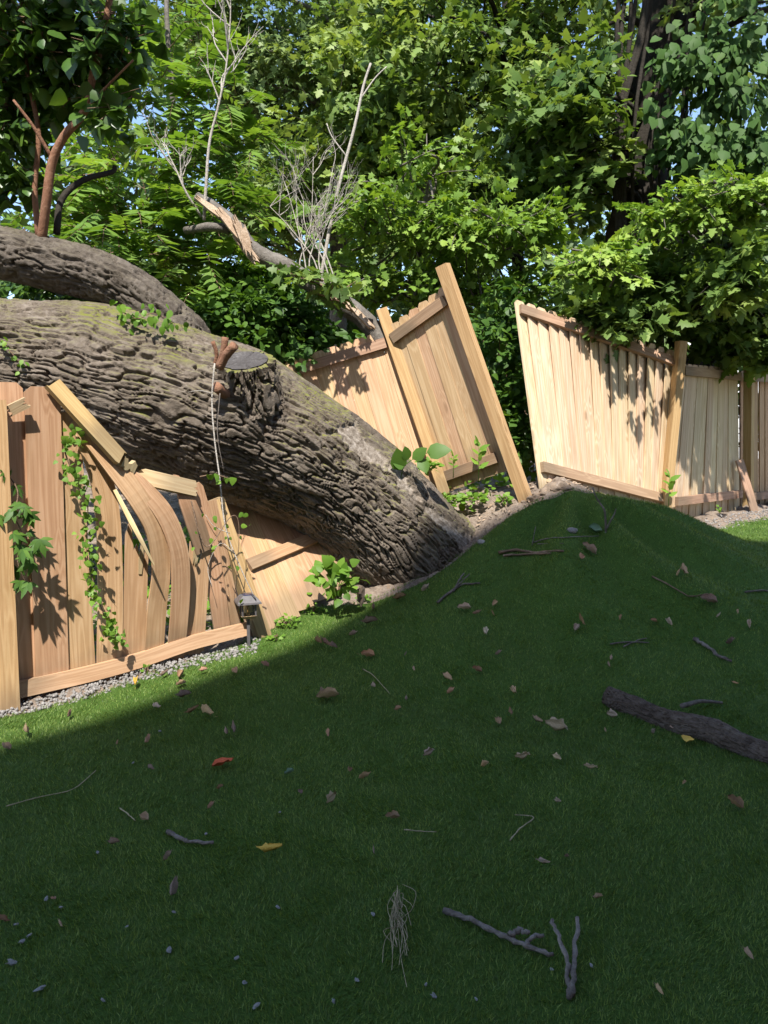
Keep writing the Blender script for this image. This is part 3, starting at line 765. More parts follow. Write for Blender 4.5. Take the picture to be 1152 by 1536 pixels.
# broken sucker shoots beside the stub
for pts, r in (([(322, 548, 5.12), (325, 530, 5.10), (319, 512, 5.08)], .014), ([(326, 552, 5.10), (335, 528, 5.06), (338, 506, 5.04)], .022), ([(330, 552, 5.08), (340, 532, 5.03), (352, 518, 4.99)], .030)):
    b = MB(); b.tube(polyline(pts), [r * .9] * 4 + [r] * 4 + [r * 1.05], 10, wob=.1, seed=3); b.build('broken_shoot', M['red_stem'], ft)
b = MB(); b.tube(polyline([(345, 596, 5.32), (334, 588, 5.18), (324, 580, 5.10)]), .037, 12, wob=.08); b.build('cut_shoot', M['red_stem'], ft)
# stranglers hanging over the trunk
def stem(name, parent, px, r, mat='stick', seg=5):
    b = MB(); C = polyline(px); b.tube(C, np.linspace(r, r * .6, len(C)), seg); return b.build(name, M[mat], parent)
hv = thing('dead_vine', P(388, 905, 5.05), 'thin dry vine hanging down the trunk to the solar lamp', 'vine')
stem('stem', hv, [(322, 545, 5.08), (318, 600, 5.08), (322, 660, 5.05), (330, 720, 5.02), (338, 790, 5.0), (360, 850, 4.98), (384, 900, 5.0)], .006, 'dead_wood')
stem('stem', hv, [(318, 590, 5.06), (300, 586, 5.05), (282, 588, 5.1)], .003, 'dead_wood')
stem('stem', hv, [(330, 590, 5.08), (326, 650, 5.05), (336, 708, 5.03)], .0035, 'stick')
stem('stem', hv, [(352, 830, 4.98), (330, 815, 4.95), (312, 850, 4.95), (318, 880, 4.9)], .003, 'dead_wood')
stem('stem', hv, [(345, 800, 5.0), (322, 790, 4.97), (308, 772, 4.95)], .003, 'dead_wood')

# ------------------------------------------------------------------ leaves
def fan(right, centre):
    """outline from the right half (base..tip) mirrored; triangle fan round `centre`"""
    pts = right + [(-x, y) for x, y in right[-2:0:-1]]
    V = [(centre[0], centre[1])] + pts; n = len(pts)
    T = [(0, 1 + i, 1 + (i + 1) % n) for i in range(n)]
    return np.array(V, float), np.array(T)
def strip(right):
    """leaf with a midrib: right-hand points (base..tip), mirrored"""
    n = len(right); V = [(0, y) for _, y in right] + [r for r in right[1:-1]] + [(-x, y) for x, y in right[1:-1]]; T = []
    m = n - 2
    for off, fl in ((n, 0), (n + m, 1)):
        for i in range(n - 1):
            a, b = i, i + 1
            c = off + i if i + 1 <= m else None; d = off + i - 1 if i >= 1 else None
            if d is None: t = [(a, c, b)]
            elif c is None: t = [(a, d, b)]
            else: t = [(a, d, c), (a, c, b)]
            T += [(p, r, q) if fl else (p, q, r) for p, q, r in t]
    return np.array(V, float), np.array(T)
LEAF = {
    'maple': fan([(0, 0), (.40, -.04), (.24, .22), (.58, .42), (.24, .52), (.26, .66), (0, 1)], (0, .34)),
    'star': fan([(0, 0), (.45, .05), (.22, .28), (.55, .52), (.2, .6), (0, 1)], (0, .36)),
    'ovate': strip([(0, 0), (.30, .16), (.37, .42), (.22, .76), (0, 1)]),
    'heart': strip([(0, 0), (.40, .04), (.44, .34), (.22, .74), (0, 1)]),
    'lance': strip([(0, 0), (.17, .25), (.15, .62), (0, 1)]),
}
def leaves(name, parent, p, d, nrm, size, kind, mat, fold=.18, droop=.18, tint=None, wide=1.0):
    TV, TT = LEAF[kind]; N = len(p); p = np.asarray(p, float)
    d = unit(d); x = unit(np.cross(d, nrm)); n = np.cross(x, d)
    size = np.broadcast_to(np.asarray(size, float), (N,))
    z = -fold * np.abs(TV[:, 0]) * 1.0
    fo = rng.uniform(.2, 1.6, N); dr = rng.uniform(0, 1.8, N) * droop
    X = TV[:, 0][None, :, None] * wide; Y = TV[:, 1][None, :, None]
    Z = (z[None] * fo[:, None] - dr[:, None] * TV[:, 1][None] ** 2)[..., None]
    V = p[:, None] + size[:, None, None] * (X * x[:, None] + Y * d[:, None] + Z * n[:, None])
    T = (TT[None] + (np.arange(N) * len(TV))[:, None, None]).reshape(-1, 3)
    if tint is None: tint = np.clip(.45 + .2 * rng.standard_normal(N), 0, 1)
    return obj(name, V.reshape(-1, 3), mat, parent, tris=T, attrs={'tint': np.repeat(tint, len(TV))})
def rand_dir(n): return unit(rng.standard_normal((n, 3)))
def sprays(blobs, R, per, flat=.22, shell=.35, updir=.0):
    """blobs: (px,py,Y, rx,ry,rz, n). Returns leaf points, directions, normals, spray index, spray centres and their directions"""
    Pp, D, Nn, S, C, O = [], [], [], [], [], []
    for (px, py, Y, rx, ry, rz, n) in blobs:
        c = P(px, py, Y); dr = rand_dir(n); rr = rng.uniform(shell, 1, n) ** .6
        ctr = c + dr * rr[:, None] * np.array([rx, ry, rz])
        out = unit(dr * np.array([1, 1, .35]) + np.array([0, -.25, updir]) + .35 * rng.standard_normal((n, 3)))
        for k in range(n):
            m = int(per * rng.uniform(.55, 1.4)); a = rng.uniform(0, 2 * np.pi, m); q = np.sqrt(rng.random(m)) * R * rng.uniform(.7, 1.25)
            o = out[k]; up = unit(np.array([0, 0, 1.0]) + .3 * rng.standard_normal(3) + np.array([0, -.25, 0]) - o * .0)
            up = unit(up - o * np.dot(up, o) * .8); s = unit(np.cross(o, up))
            loc = o * (np.cos(a) * q)[:, None] * 1.25 + s * (np.sin(a) * q)[:, None] * .8 + up * (rng.standard_normal(m) * flat * R * .4 - .35 * q * q / R)[:, None]
            Pp.append(ctr[k] + loc); D.append(unit(o * .9 + loc / R * .7 + np.array([0, 0, -.25]) + .45 * rng.standard_normal((m, 3))))
            Nn.append(unit(up + .5 * rng.standard_normal((m, 3)))); S.append(np.full(m, len(C)))
            C.append(ctr[k]); O.append(o)
    return np.vstack(Pp), np.vstack(D), np.vstack(Nn), np.concatenate(S), np.array(C), np.array(O)
def tree(name, label, group, base, trunk_pts, trunk_r, blobs, R, per, size, kind, mat, bark='grey_bark', limbs=26, spread=.18, bias=0.0, flat=.22, twigs=True, cat='tree'):
    t = thing(name, base, label, cat, group)
    C = crom(trunk_pts, 6) if trunk_pts is not None else None
    p, d, n, si, ctr, out = sprays(blobs, R, per, flat)
    tint = np.clip(.42 + bias + .16 * rng.standard_normal(len(p)) + spread * rng.standard_normal(len(ctr))[si], 0, 1)
    leaves('crown', t, p, d, n, size * rng.uniform(.6, 1.25, len(p)), kind, mat, tint=tint)
    if C is not None:
        b = MB(); b.tube(C, np.linspace(trunk_r, trunk_r * (.45 if C[-1][2] > 5.5 or trunk_r > .09 else .08), len(C)), 12, wob=.12, seed=4); b.build('trunk', M[bark], t)
    if twigs:
        b = MB(); 
        sel = rng.permutation(len(ctr))[:max(limbs * 4, 1)]
        for j, k in enumerate(sel):
            c = ctr[k]; o = out[k]
            b.tube([c - o * R * 1.1 - np.array([0, 0, .25 * R]), c - np.array([0, 0, .05]), c + o * R * 1.0 - np.array([0, 0, .3 * R])], [.012, .007, .002], 4, cap=False)
            if C is not None and j < limbs:
                w = np.linalg.norm(C - c, axis=1) + np.where(C[:, 2] > c[2] - .1, 1.0, 0); q = C[np.argmin(w)]; m = (q + c) / 2 + np.array([0, 0, .12]) + .12 * rng.standard_normal(3)
                r0 = min(trunk_r * .45, .05)
                b.tube(crom([q, m, c - o * R * .5], 4), np.linspace(r0, .010, 9), 5, cap=False)
        b.build('branches', M[bark], t)['kind'] = 'stuff'
    return t

# ---- far wood: everything beyond the garden reads as one mass of leaves
blobs = [(px, py, Y, 2.6, 1.6, 1.7, 24) for (px, py, Y) in [(-60, 150, 17), (120, 40, 18), (150, 330, 17), (330, 420, 17), (360, 60, 19), (520, 330, 18), (600, 470, 16), (700, 90, 19), (760, 360, 17), (900, 150, 18), (960, 420, 16), (1090, 40, 18), (1180, 250, 17), (820, 560, 15), (380, 560, 16), (250, 200, 18), (1060, 330, 18), (620, 220, 19)]] + [(px, 540, 15, 1.8, 1.0, 1.3, 26) for px in (470, 620, 740, 860, 980)] + [(px, 430, 16, 1.4, 1.0, 1.2, 18) for px in (60, 250, 780, 1080)]
p, d, n, si, ctr, out = sprays(blobs, .85, 34, .5)
tint = np.clip(.32 + .15 * rng.standard_normal(len(p)) + .15 * rng.standard_normal(len(ctr))[si], 0, 1)
fw = leaves('far_foliage', None, p, d, n, .24 * rng.uniform(.6, 1.3, len(p)), 'star', M['far_leaf'], tint=tint)
tag(fw, 'far off mass of green woodland filling the gaps between the trees', 'woodland', kind='stuff')

# ---- maple with a slim dark trunk (centre right)
tree('maple_tree', 'tall maple with a slim dark trunk above the tilted fence posts', 'maples behind the fence', P(790, 640, 11), [P(790, 660, 11), P(778, 420, 11), P(772, 240, 11), P(764, 100, 11), P(758, -40, 11), P(752, -220, 11)], .10,
     [(660, 90, 10.6, 1.5, 1.2, 1.3, 80), (800, 30, 10.8, 1.3, 1.1, 1.0, 55), (690, 300, 10.4, 1.3, 1.0, .9, 60), (560, 170, 10.6, .8, .9, 1.0, 34), (850, 210, 10.4, .9, .9, 1.0, 50)],
     .46, 70, .115, 'maple', M['maple'], 'dark_bark', limbs=46, bias=.12, spread=.22)
# ---- broad tree with duller leaves (centre)
tree('woodland_tree', 'tall dull green tree rising behind the broken limb', 'tall trees behind the fence', P(500, 640, 13), [P(505, 680, 13), P(508, 400, 13), P(512, 200, 13), P(520, 20, 13), P(530, -150, 13)], .16,
     [(440, 90, 12.6, 1.5, 1.2, 1.4, 80), (560, 40, 12.8, 1.3, 1.2, 1.3, 60), (420, 300, 12.5, 1.1, 1.0, .9, 50), (520, 270, 12.6, 1.0, 1.0, .9, 40), (330, 60, 12.4, .9, 1.0, 1.2, 40)],
     .48, 72, .12, 'star', M['far_leaf'], 'grey_bark', limbs=40, bias=.28, spread=.2)
# ---- bright low maple boughs over the posts
tree('young_maple', 'young maple with bright layered boughs reaching over the tilted fence', 'maples behind the fence', P(612, 620, 9.2), [P(622, 690, 9.2), P(620, 520, 9.2), P(628, 400, 9.1), P(640, 300, 9.0), P(640, 200, 9.0)], .06,
     [(590, 330, 8.6, .8, .6, .28, 26), (700, 330, 8.5, .95, .6, .2, 24), (570, 420, 8.6, .45, .5, .3, 14), (690, 420, 8.7, .6, .5, .3, 18), (780, 340, 8.6, .45, .5, .15, 10), (620, 255, 8.8, .8, .6, .2, 14), (760, 450, 8.9, .4, .4, .25, 10)],
     .32, 50, .09, 'maple', M['maple_bright'], 'grey_bark', limbs=34, bias=-.02)
# ---- bright maple boughs, right
tree('sunlit_maple', 'maple with bright yellow green boughs drooping above the detached panel', 'maples behind the fence', P(1085, 640, 9.0), [P(1090, 720, 10.2), P(1085, 520, 10.1), P(1080, 380, 9.4), P(1090, 250, 8.9), P(1100, 100, 8.8)], .06,
     [(1060, 305, 7.6, .6, .4, .16, 24), (1140, 285, 7.5, .5, .4, .14, 16), (900, 390, 7.5, .34, .3, .18, 16), (990, 325, 7.6, .3, .3, .12, 8), (1110, 420, 7.7, .3, .3, .2, 6)],
     .25, 46, .082, 'maple', M['maple_bright'], 'grey_bark', limbs=22, bias=.16)
# ---- big dark trunk hung with a broad leaved climber
bt = tree('ivy_clad_tree', 'massive black barked tree hung with a broad leaved climber', 'tall trees behind the fence', P(965, 600, 9.8), [P(960, 720, 9.8), P(950, 420, 9.8), P(965, 250, 9.8), P(985, 100, 9.8), P(1000, -60, 9.7), P(1010, -250, 9.7)], .40,
     [(850, 90, 9.4, .5, .5, .6, 18), (870, 250, 9.2, .35, .4, .4, 12), (830, 170, 9.0, .4, .4, .4, 14), (1130, 330, 9.6, .7, .5, .7, 26), (1050, -300, 9.2, 1.8, 1.6, 1.0, 44), (1200, -120, 9.2, 1.4, 1.6, 1.2, 36)],
     .42, 48, .14, 'maple', M['maple'], 'dark_bark', limbs=40, bias=-.05)
p, d, n, si, ctr, out = sprays([(1075, 150, 8.7, .75, .4, .7, 40), (1110, 60, 8.8, .6, .4, .5, 24), (1035, 215, 8.8, .25, .3, .3, 9), (1120, 230, 8.5, .4, .3, .3, 14), (885, 110, 8.9, .3, .3, .4, 9)], .26, 20, .6)
n = unit(n * .9 + np.array([0, -.5, .25]) + .3 * rng.standard_normal(n.shape))
leaves('climber_leaves', bt, p, unit(d * .6 + np.array([0, -.1, -.8])), n, .115 * rng.uniform(.45, 1.35, len(p)), 'heart', M['vine_leaf'])
b = MB()
for k in range(14):
    x = rng.uniform(925, 1045); b.tube(polyline([(x, rng.uniform(380, 560), 9.3), (x + rng.uniform(-20, 20), 200, 9.2), (x + rng.uniform(-10, 40), 20, 9.2), (x + 30, -120, 9.1)]), rng.uniform(.012, .035), 5, cap=False)
b.build('climber_stems', M['dark_bark'], bt)
# ---- dark maple hanging over the right-hand fence
tree('shading_maple', 'dark maple boughs hanging low over the upright fence sections', 'maples behind the fence', P(1060, 640, 10.0), [P(1058, 720, 10.2), P(1062, 520, 10.2), P(1066, 380, 10.1), P(1072, 200, 10.1)], .11,
     [(1030, 470, 8.5, .55, .45, .3, 32), (1110, 450, 8.9, .7, .5, .5, 40), (930, 470, 7.7, .42, .3, .17, 20), (970, 430, 8.2, .5, .4, .3, 26), (880, 470, 9.2, .5, .4, .5, 22), (1150, 500, 8.7, .5, .4, .35, 26), (1100, 370, 9.3, .9, .5, .5, 34), (1200, 420, 8.4, .7, .5, .6, 24), (830, 520, 9.4, .4, .4, .6, 16), (1112, 402, 7.6, .42, .3, .25, 11), (1060, 440, 7.7, .3, .3, .2, 6), (1165, 440, 8.9, .6, .4, .5, 30)],
     .30, 46, .12, 'maple', M['maple'], 'dark_bark', limbs=34, bias=-.1)

# ---- tree of heaven: long pinnate fronds
def fronds(name, label, group, base, blobs, mat, length=.62, pairs=10, stems=None):
    t = thing(name, base, label, 'tree', group)
    Pp, D, Nn, S, Ti = [], [], [], [], []; rb = MB()
    for (px, py, Y, rx, ry, rz, n) in blobs:
        c = P(px, py, Y)
        for k in range(n):
            dr = unit(rng.standard_normal(3)); q = c + dr * rng.uniform(.3, 1) ** .6 * np.array([rx, ry, rz])
            L = length * rng.uniform(.6, 1.2)
            o = unit(np.array([dr[0], dr[1] - .35, .15]) + .5 * rng.standard_normal(3)); side = unit(np.cross(o, [0, 0, 1.0])); up = np.cross(side, o)
            if up[2] < 0: up = -up
            tl = np.linspace(.12, 1, pairs); ti = np.clip(.5 + .2 * rng.standard_normal(), 0, 1)
            rachis = q + o * (tl * L)[:, None] - np.array([0, 0, 1.0]) * (.45 * L * tl ** 2)[:, None]
            rb.tube([q - o * .1 * L, rachis[pairs // 2], rachis[-1]], [.006, .004, .002], 3, cap=False)
            for sg in (-1, 1):
                Pp.append(rachis); D.append(unit(side * sg + o * .45 - up * .25 + .12 * rng.standard_normal((pairs, 3)))); Nn.append(unit(up + .25 * rng.standard_normal((pairs, 3)) + np.array([0, -.2, .1])))
                S.append(.19 * L / .62 * np.interp(tl, [.1, .4, 1], [.8, 1.05, .55]) * rng.uniform(.85, 1.1, pairs)); Ti.append(np.clip(ti + .08 * rng.standard_normal(pairs), 0, 1))
    leaves('crown', t, np.vstack(Pp), np.vstack(D), np.vstack(Nn), np.concatenate(S), 'lance', M[mat], tint=np.concatenate(Ti), wide=1.15)
    rb.build('leaf_stalks', M['brown_stick'], t)['kind'] = 'stuff'
    b = MB()
    for s_, r in stems: b.tube(polyline(s_), np.linspace(r, r * .4, (len(s_) - 1) * 4 + 1), 7, cap=False)
    b.build('trunk', M['grey_bark'], t)
fronds('tree_of_heaven', 'feathery tree with long pinnate fronds behind the forked limb', None, P(240, 600, 8.3),
       [(250, 140, 8.6, .75, .6, .6, 60), (330, 200, 8.8, .5, .5, .5, 32), (200, 260, 8.0, .6, .5, .45, 60), (280, 330, 8.0, .7, .5, .45, 70), (180, 350, 7.5, .5, .35, .35, 40), (300, 420, 7.6, .55, .4, .3, 46), (380, 250, 8.9, .4, .4, .5, 22), (230, 60, 9, .9, .6, .5, 34), (100, 150, 8.8, .8, .5, 1, 36), (40, 330, 8.2, .7, .5, .4, 30)],
       'frond', stems=[([(250, 640, 8.4), (245, 420, 8.5), (262, 220, 8.7), (250, 20, 8.9), (255, -120, 9)], .05), ([(205, 600, 8.0), (195, 420, 7.9), (205, 280, 8.0)], .03), ([(330, 560, 8.2), (322, 400, 8.2), (340, 230, 8.8)], .03)])

# ---- undergrowth
def shrub(name, label, group, base, blobs, R, per, size, kind, mat, bias=0.0, cat='shrub', stems=6):
    t = thing(name, base, label, cat, group)
    p, d, n, si, ctr, out = sprays(blobs, R, per, .6)
    tint = np.clip(.42 + bias + .16 * rng.standard_normal(len(p)) + .16 * rng.standard_normal(len(ctr))[si], 0, 1)
    leaves('foliage', t, p, d, n, size * rng.uniform(.55, 1.25, len(p)), kind, M[mat], tint=tint)
    b = MB(); base = np.asarray(base, float)
    for k in range(stems):
        c = ctr[rng.integers(len(ctr))]; q = base + np.array([rng.uniform(-.2, .2), rng.uniform(-.1, .1), -.1])
        b.tube(crom([q, (q + c) / 2 + .12 * rng.standard_normal(3), c], 4), np.linspace(.014, .004, 9), 5, cap=False)
    b.build('stem', M['brown_stick'], t); return t
shrub('bush', 'leafy green bush growing right behind the sawn stub', 'undergrowth behind the trunk', P(420, 600, 7.2), [(360, 470, 7.1, .42, .25, .25, 40), (420, 455, 7.5, .4, .25, .2, 36), (470, 505, 7.5, .35, .25, .15, 24), (400, 510, 7.0, .4, .25, .18, 24)], .2, 34, .085, 'ovate', 'shrub')
shrub('bush', 'yellowish bush beneath the broken hanging limb', 'undergrowth behind the trunk', P(400, 600, 7.7), [(390, 425, 7.6, .3, .2, .12, 18), (330, 460, 7.5, .3, .3, .25, 20)], .2, 32, .09, 'star', 'weed', bias=-.05)
shrub('bush', 'shaded low shrub filling the space between trunk and forked limb', 'undergrowth behind the trunk', P(60, 600, 7.0), [(40, 440, 7.0, .6, .3, .22, 30), (150, 440, 7.2, .5, .3, .25, 26)], .2, 32, .09, 'ovate', 'dark_leaf')
shrub('climbing_plant', 'climbing plant in the dark gap between the tilted and detached fence', None, P(790, 740, 7.6), [(755, 500, 7.7, .22, .2, .35, 18), (765, 600, 7.6, .2, .15, .35, 18), (785, 660, 7.5, .12, .12, .3, 12), (740, 470, 7.9, .3, .3, .3, 14)], .16, 26, .085, 'heart', 'shrub', cat='plant')
shrub('bush', 'dense dark bush low behind the gap in the fence', 'undergrowth behind the fence', P(800, 700, 8.8), [(790, 600, 8.8, .7, .3, .7, 50), (640, 600, 8.9, .8, .3, .6, 40), (1100, 600, 10.8, 1.2, .4, .6, 40)], .26, 32, .11, 'ovate', 'dark_leaf')

# ---- broad leaved sapling growing up from the forked limb
sp = thing('broad_leaved_sapling', P(68, 350, 5.5), 'dark broad leaved sapling with red brown stems rising from the forked limb', 'sapling')
for pts, r in (([(62, 365, 5.58), (70, 300, 5.5), (78, 245, 5.48), (96, 205, 5.45), (128, 165, 5.42), (140, 110, 5.4), (158, 40, 5.38), (172, -60, 5.35)], .034),
               ([(58, 360, 5.6), (52, 280, 5.6), (58, 200, 5.6), (40, 100, 5.6), (30, -40, 5.6)], .022), ([(80, 240, 5.48), (50, 190, 5.4), (20, 150, 5.35)], .014), ([(128, 165, 5.42), (160, 130, 5.35), (200, 90, 5.3)], .010)):
    stem('stem', sp, pts, r, 'red_stem', 9)
stem('stem', sp, [(85, 350, 5.62), (92, 300, 5.7), (125, 270, 5.8), (168, 258, 5.9), (172, 248, 5.9)], .026, 'dark_bark', 8)
p, d, n, si, ctr, out = sprays([(45, 40, 5.5, .34, .3, .26, 46), (150, 50, 5.45, .24, .25, .26, 30), (10, 160, 5.7, .26, .25, .3, 34), (95, 120, 5.75, .22, .15, .2, 18), (20, 270, 5.75, .2, .2, .2, 14), (90, -80, 5.3, .5, .4, .3, 24), (165, 150, 5.4, .1, .15, .14, 5)], .17, 13, .8)
leaves('crown', sp, p, unit(d + np.array([0, 0, -.35])), n, .105 * rng.uniform(.6, 1.25, len(p)), 'heart', M['dark_leaf'])
tw = MB()
for c, o in zip(ctr, out): tw.tube([c - o * .22, c, c + o * .18], [.006, .004, .002], 4, cap=False)
tw.build('twigs', M['brown_stick'], sp)['kind'] = 'stuff'

# ---- broken limb hanging over the fence
bl_ = thing('broken_limb', P(565, 505, 7.12), 'grey broken limb with peeled splintered wood leaning onto the fence top', 'branch')
C = polyline([(580, 520, 7.12), (548, 482, 7.12), (510, 452, 7.1), (470, 428, 7.08), (425, 398, 7.05), (385, 378, 7.05), (352, 338, 7.05), (322, 312, 7.1), (296, 296, 7.15)])
b = MB(); b.tube(C, np.interp(np.linspace(0, 1, len(C)), [0, .25, .6, 1], [.095, .085, .072, .045]), 16, wob=.16, seed=9); b.build('bark', M['grey_bark'], bl_)
b = MB(); b.tube(polyline([(345, 345, 7.04), (318, 340, 7.0), (278, 346, 7.1)]), np.linspace(.045, .034, 9), 10, wob=.12); b.build('side_branch', M['grey_bark'], bl_)
for (x0, y0, x1, y1, w, up) in ((330, 318, 368, 362, .08, .02), (352, 330, 376, 384, .06, .05), (364, 338, 372, 378, .07, .12), (352, 352, 384, 392, .07, .0), (520, 452, 556, 490, .05, .03), (496, 444, 530, 466, .04, .02), (300, 300, 332, 324, .06, .02)):
    a_, b_ = P(x0, y0, 6.97 - up), P(x1, y1, 6.97 - up)
    board('splinter', bl_, [b_, (a_ + b_) / 2, a_], [w, w * 1.1, w * .7], unit([.1, -.8, .5]), .025, M['peeled'], edges=JE, top=jag(9, .05), bot=jag(9, .05))

# ---- bare dead saplings and brush
def bare(name, label, group, main, r, nb, spread, mat='dead_wood', seed=1, lenf=.5):
    rd = random.Random(seed); t = thing(name, P(*main[0]), label, 'dead sapling', group)
    C = polyline(main); b = MB(); b.tube(C, np.linspace(r, r * .25, len(C)), 6); b.build('stem', M[mat], t)
    b = MB()
    def grow(p, d, L, rr, depth):
        q = p + d * L * .5 + np.array([rd.gauss(0, .05), rd.gauss(0, .05), .02]) * L; e = p + d * L + np.array([rd.gauss(0, .1), rd.gauss(0, .1), .12]) * L
        b.tube(crom([p, q, e], 3), np.linspace(rr, rr * .45, 7), 4, cap=False)
        if depth:
            for k in range(rd.choice((2, 2, 3))):
                f = rd.uniform(.35, 1); s0 = p + (e - p) * f
                grow(s0, unit(d + np.array([rd.gauss(0, .45), rd.gauss(0, .3), rd.uniform(.0, .5)])), L * rd.uniform(.45, .75), rr * .55, depth - 1)
    for k in range(nb):
        i = int(len(C) * rd.uniform(.35, .97)); i = min(i, len(C) - 1)
        grow(C[i], unit([rd.gauss(0, spread), rd.gauss(0, .3), rd.uniform(.5, 1.1)]), lenf * rd.uniform(.5, 1.1), r * .5, 2)
    b.build('branches', M[mat], t); return t
bare('dead_sapling', 'bare white dead sapling standing on the broken limb', 'bare dead saplings', [(306, 330, 7.0), (309, 280, 7.0), (314, 215, 7.0), (326, 165, 7.0), (338, 110, 7.0), (345, 40, 7.0), (346, -10, 7.0)], .016, 9, .55, seed=5, lenf=.5)
bare('dead_sapling', 'thin pale dead stem leaning from the broken limb towards the fronds', 'bare dead saplings', [(302, 325, 7.1), (280, 290, 7.0), (262, 250, 7.0), (244, 215, 7.0)], .013, 6, .7, seed=8, lenf=.3)
for k, (x, top) in enumerate(((470, 235), (430, 280), (500, 250), (405, 310), (515, 290), (455, 300), (485, 320))):
    bare('dead_brush', ['tallest bare brush stem above the broken limb', 'bare brush stem arching over the splintered wood', 'bare brush stem rising beside the leaning dead tree', 'low bare brush stem reaching towards the white sapling', 'short bare brush stem leaning towards the fence', 'bare brush stem in the middle of the tangle', 'shortest bare brush stem at the foot of the leaning dead tree'][k], 'bare brush stems', [(452 + k * 9, 430, 7.3), (450 + k * 7, 390, 7.3), ((462 + x) / 2, 340, 7.35), (x, top, 7.4)], .009, 5, .6, seed=20 + k, lenf=.36)
ds = thing('leaning_dead_tree', P(495, 330, 8.2), 'slender leaning dead trunk with pale bark among the green trees', 'dead tree')
stem('trunk', ds, [(470, 480, 8.2), (497, 330, 8.2), (512, 265, 8.2), (532, 190, 8.2), (545, 130, 8.2), (556, 95, 8.2)], .020, 'dead_wood', 10)
stem('branch', ds, [(540, 150, 8.2), (562, 118, 8.2), (580, 100, 8.2)], .009, 'dead_wood')
stem('branch', ds, [(520, 235, 8.2), (498, 205, 8.2), (490, 185, 8.2)], .009, 'dead_wood')

# a low bough hanging in front of the tilted fence, it throws the dappled shade there
tree('hanging_bough', 'leafy maple bough hanging beside the broken limb', None, P(480, 470, 6.9), None, .02, [(468, 404, 6.7, .16, .15, .06, 3), (505, 430, 6.6, .14, .15, .06, 3)], .2, 26, .10, 'maple', M['maple'], 'brown_stick', limbs=4, cat='branch')

# ---- white house glimpsed through the leaves
wh = thing('white_house', P(1110, 500, 24), 'white house glimpsed through the leaves beyond the fence', 'house')
def box(name, parent, lo, hi, mat):
    (x0, y0, z0), (x1, y1, z1) = lo, hi
    V = [(x0, y0, z0), (x1, y0, z0), (x1, y1, z0), (x0, y1, z0), (x0, y0, z1), (x1, y0, z1), (x1, y1, z1), (x0, y1, z1)]
    return obj(name, V, mat, parent, faces=[(0, 3, 2, 1), (4, 5, 6, 7), (0, 1, 5, 4), (1, 2, 6, 5), (2, 3, 7, 6), (3, 0, 4, 7)])
hw = plain('white_siding', (.72, .72, .72), (.82, .82, .82), 4, .7); hg = plain('dark_glass', (.03, .035, .04), (.06, .065, .07), 3, .15, .6); hr = plain('roof_shingle', (.10, .09, .09), (.16, .15, .15), 12, .9)
box('wall', wh, (9.0, 24, 0), (19, 31, 6.2), hw)
for x in (9.7, 11.3, 13.2, 15):
    for z in (1.3, 4.0):
        w_ = box('window', wh, (x, 23.93, z), (x + .95, 23.99, z + 1.4), hw); box('pane', w_, (x + .09, 23.90, z + .09), (x + .86, 23.925, z + 1.31), hg)
V = [(8.6, 23.6, 6.1), (19.4, 23.6, 6.1), (19.4, 31.4, 6.1), (8.6, 31.4, 6.1), (8.6, 27.5, 9), (19.4, 27.5, 9)]
obj('roof', V, hr, wh, faces=[(0, 1, 5, 4), (2, 3, 4, 5), (1, 2, 5), (3, 0, 4), (0, 3, 2, 1)])

# ------------------------------------------------------------------ solar path lamp
def solar_lamp():
    g = G(373, 972); t = thing('solar_path_lamp', g, 'small square solar path lamp on a stake at the lawn edge', 'lamp')
    x, y, z = g; mt = M['metal']
    a = .35; ca, sa = math.cos(a), math.sin(a)
    def pt(u, v, w):
        u, v, w = u * .88, v * .88, w * .94
        return (x + u * ca - v * sa, y + u * sa + v * ca, z + w)
    def fr(name, s0, z0, s1, z1, mat, par=t):
        V = [pt(i * s, j * s, zz) for s, zz in ((s0, z0), (s1, z1)) for i, j in ((-1, -1), (1, -1), (1, 1), (-1, 1))]
        return obj(name, V, mat, par, faces=[(3, 2, 1, 0), (4, 5, 6, 7), (0, 1, 5, 4), (1, 2, 6, 5), (2, 3, 7, 6), (3, 0, 4, 7)])
    fr('stake', .011, -.12, .011, .225, mt)
    fr('tray', .045, .225, .060, .245, M['light_rail'])
    for i, j in ((-1, -1), (1, -1), (1, 1), (-1, 1)):
        V = [pt(i * .05 + a_ * .006, j * .05 + b_ * .006, zz) for zz in (.245, .335) for a_, b_ in ((-1, -1), (1, -1), (1, 1), (-1, 1))]
        obj('corner_bar', V, mt, t, faces=[(0, 1, 5, 4), (1, 2, 6, 5), (2, 3, 7, 6), (3, 0, 4, 7)])
    gm = NT('lamp_glass'); pb_ = gm.principled((.85, .88, .85), .05, .5); pb_.inputs['Transmission Weight'].default_value = 1.0; pb_.inputs['IOR'].default_value = 1.1
    gl = gm.done(pb_)
    for k in range(4):
        c, s = math.cos(k * math.pi / 2), math.sin(k * math.pi / 2)
        def q(u, v, w): return pt(u * c - v * s, u * s + v * c, w)
        V = [q(-.044, -.050, .245), (q(.044, -.050, .245)), q(.044, -.050, .335), q(-.044, -.050, .335), q(-.044, -.047, .245), (q(.044, -.047, .245)), q(.044, -.047, .335), q(-.044, -.047, .335)]
        obj('pane', V, gl, t, faces=[(0, 1, 2, 3), (7, 6, 5, 4), (0, 4, 5, 1), (1, 5, 6, 2), (2, 6, 7, 3), (3, 7, 4, 0)])
    b = MB(); b.tube([pt(0, 0, .245), pt(0, 0, .30)], [.012, .009], 8); b.build('bulb', M['pale_leaf'], t)
    fr('eave', .092, .335, .088, .348, mt)
    rf = fr('lamp_roof', .088, .348, .045, .392, mt)
    fr('solar_panel', .038, .392, .036, .398, plain('solar_cell', (.02, .025, .06), (.035, .04, .09), 60, .2, .6), rf)
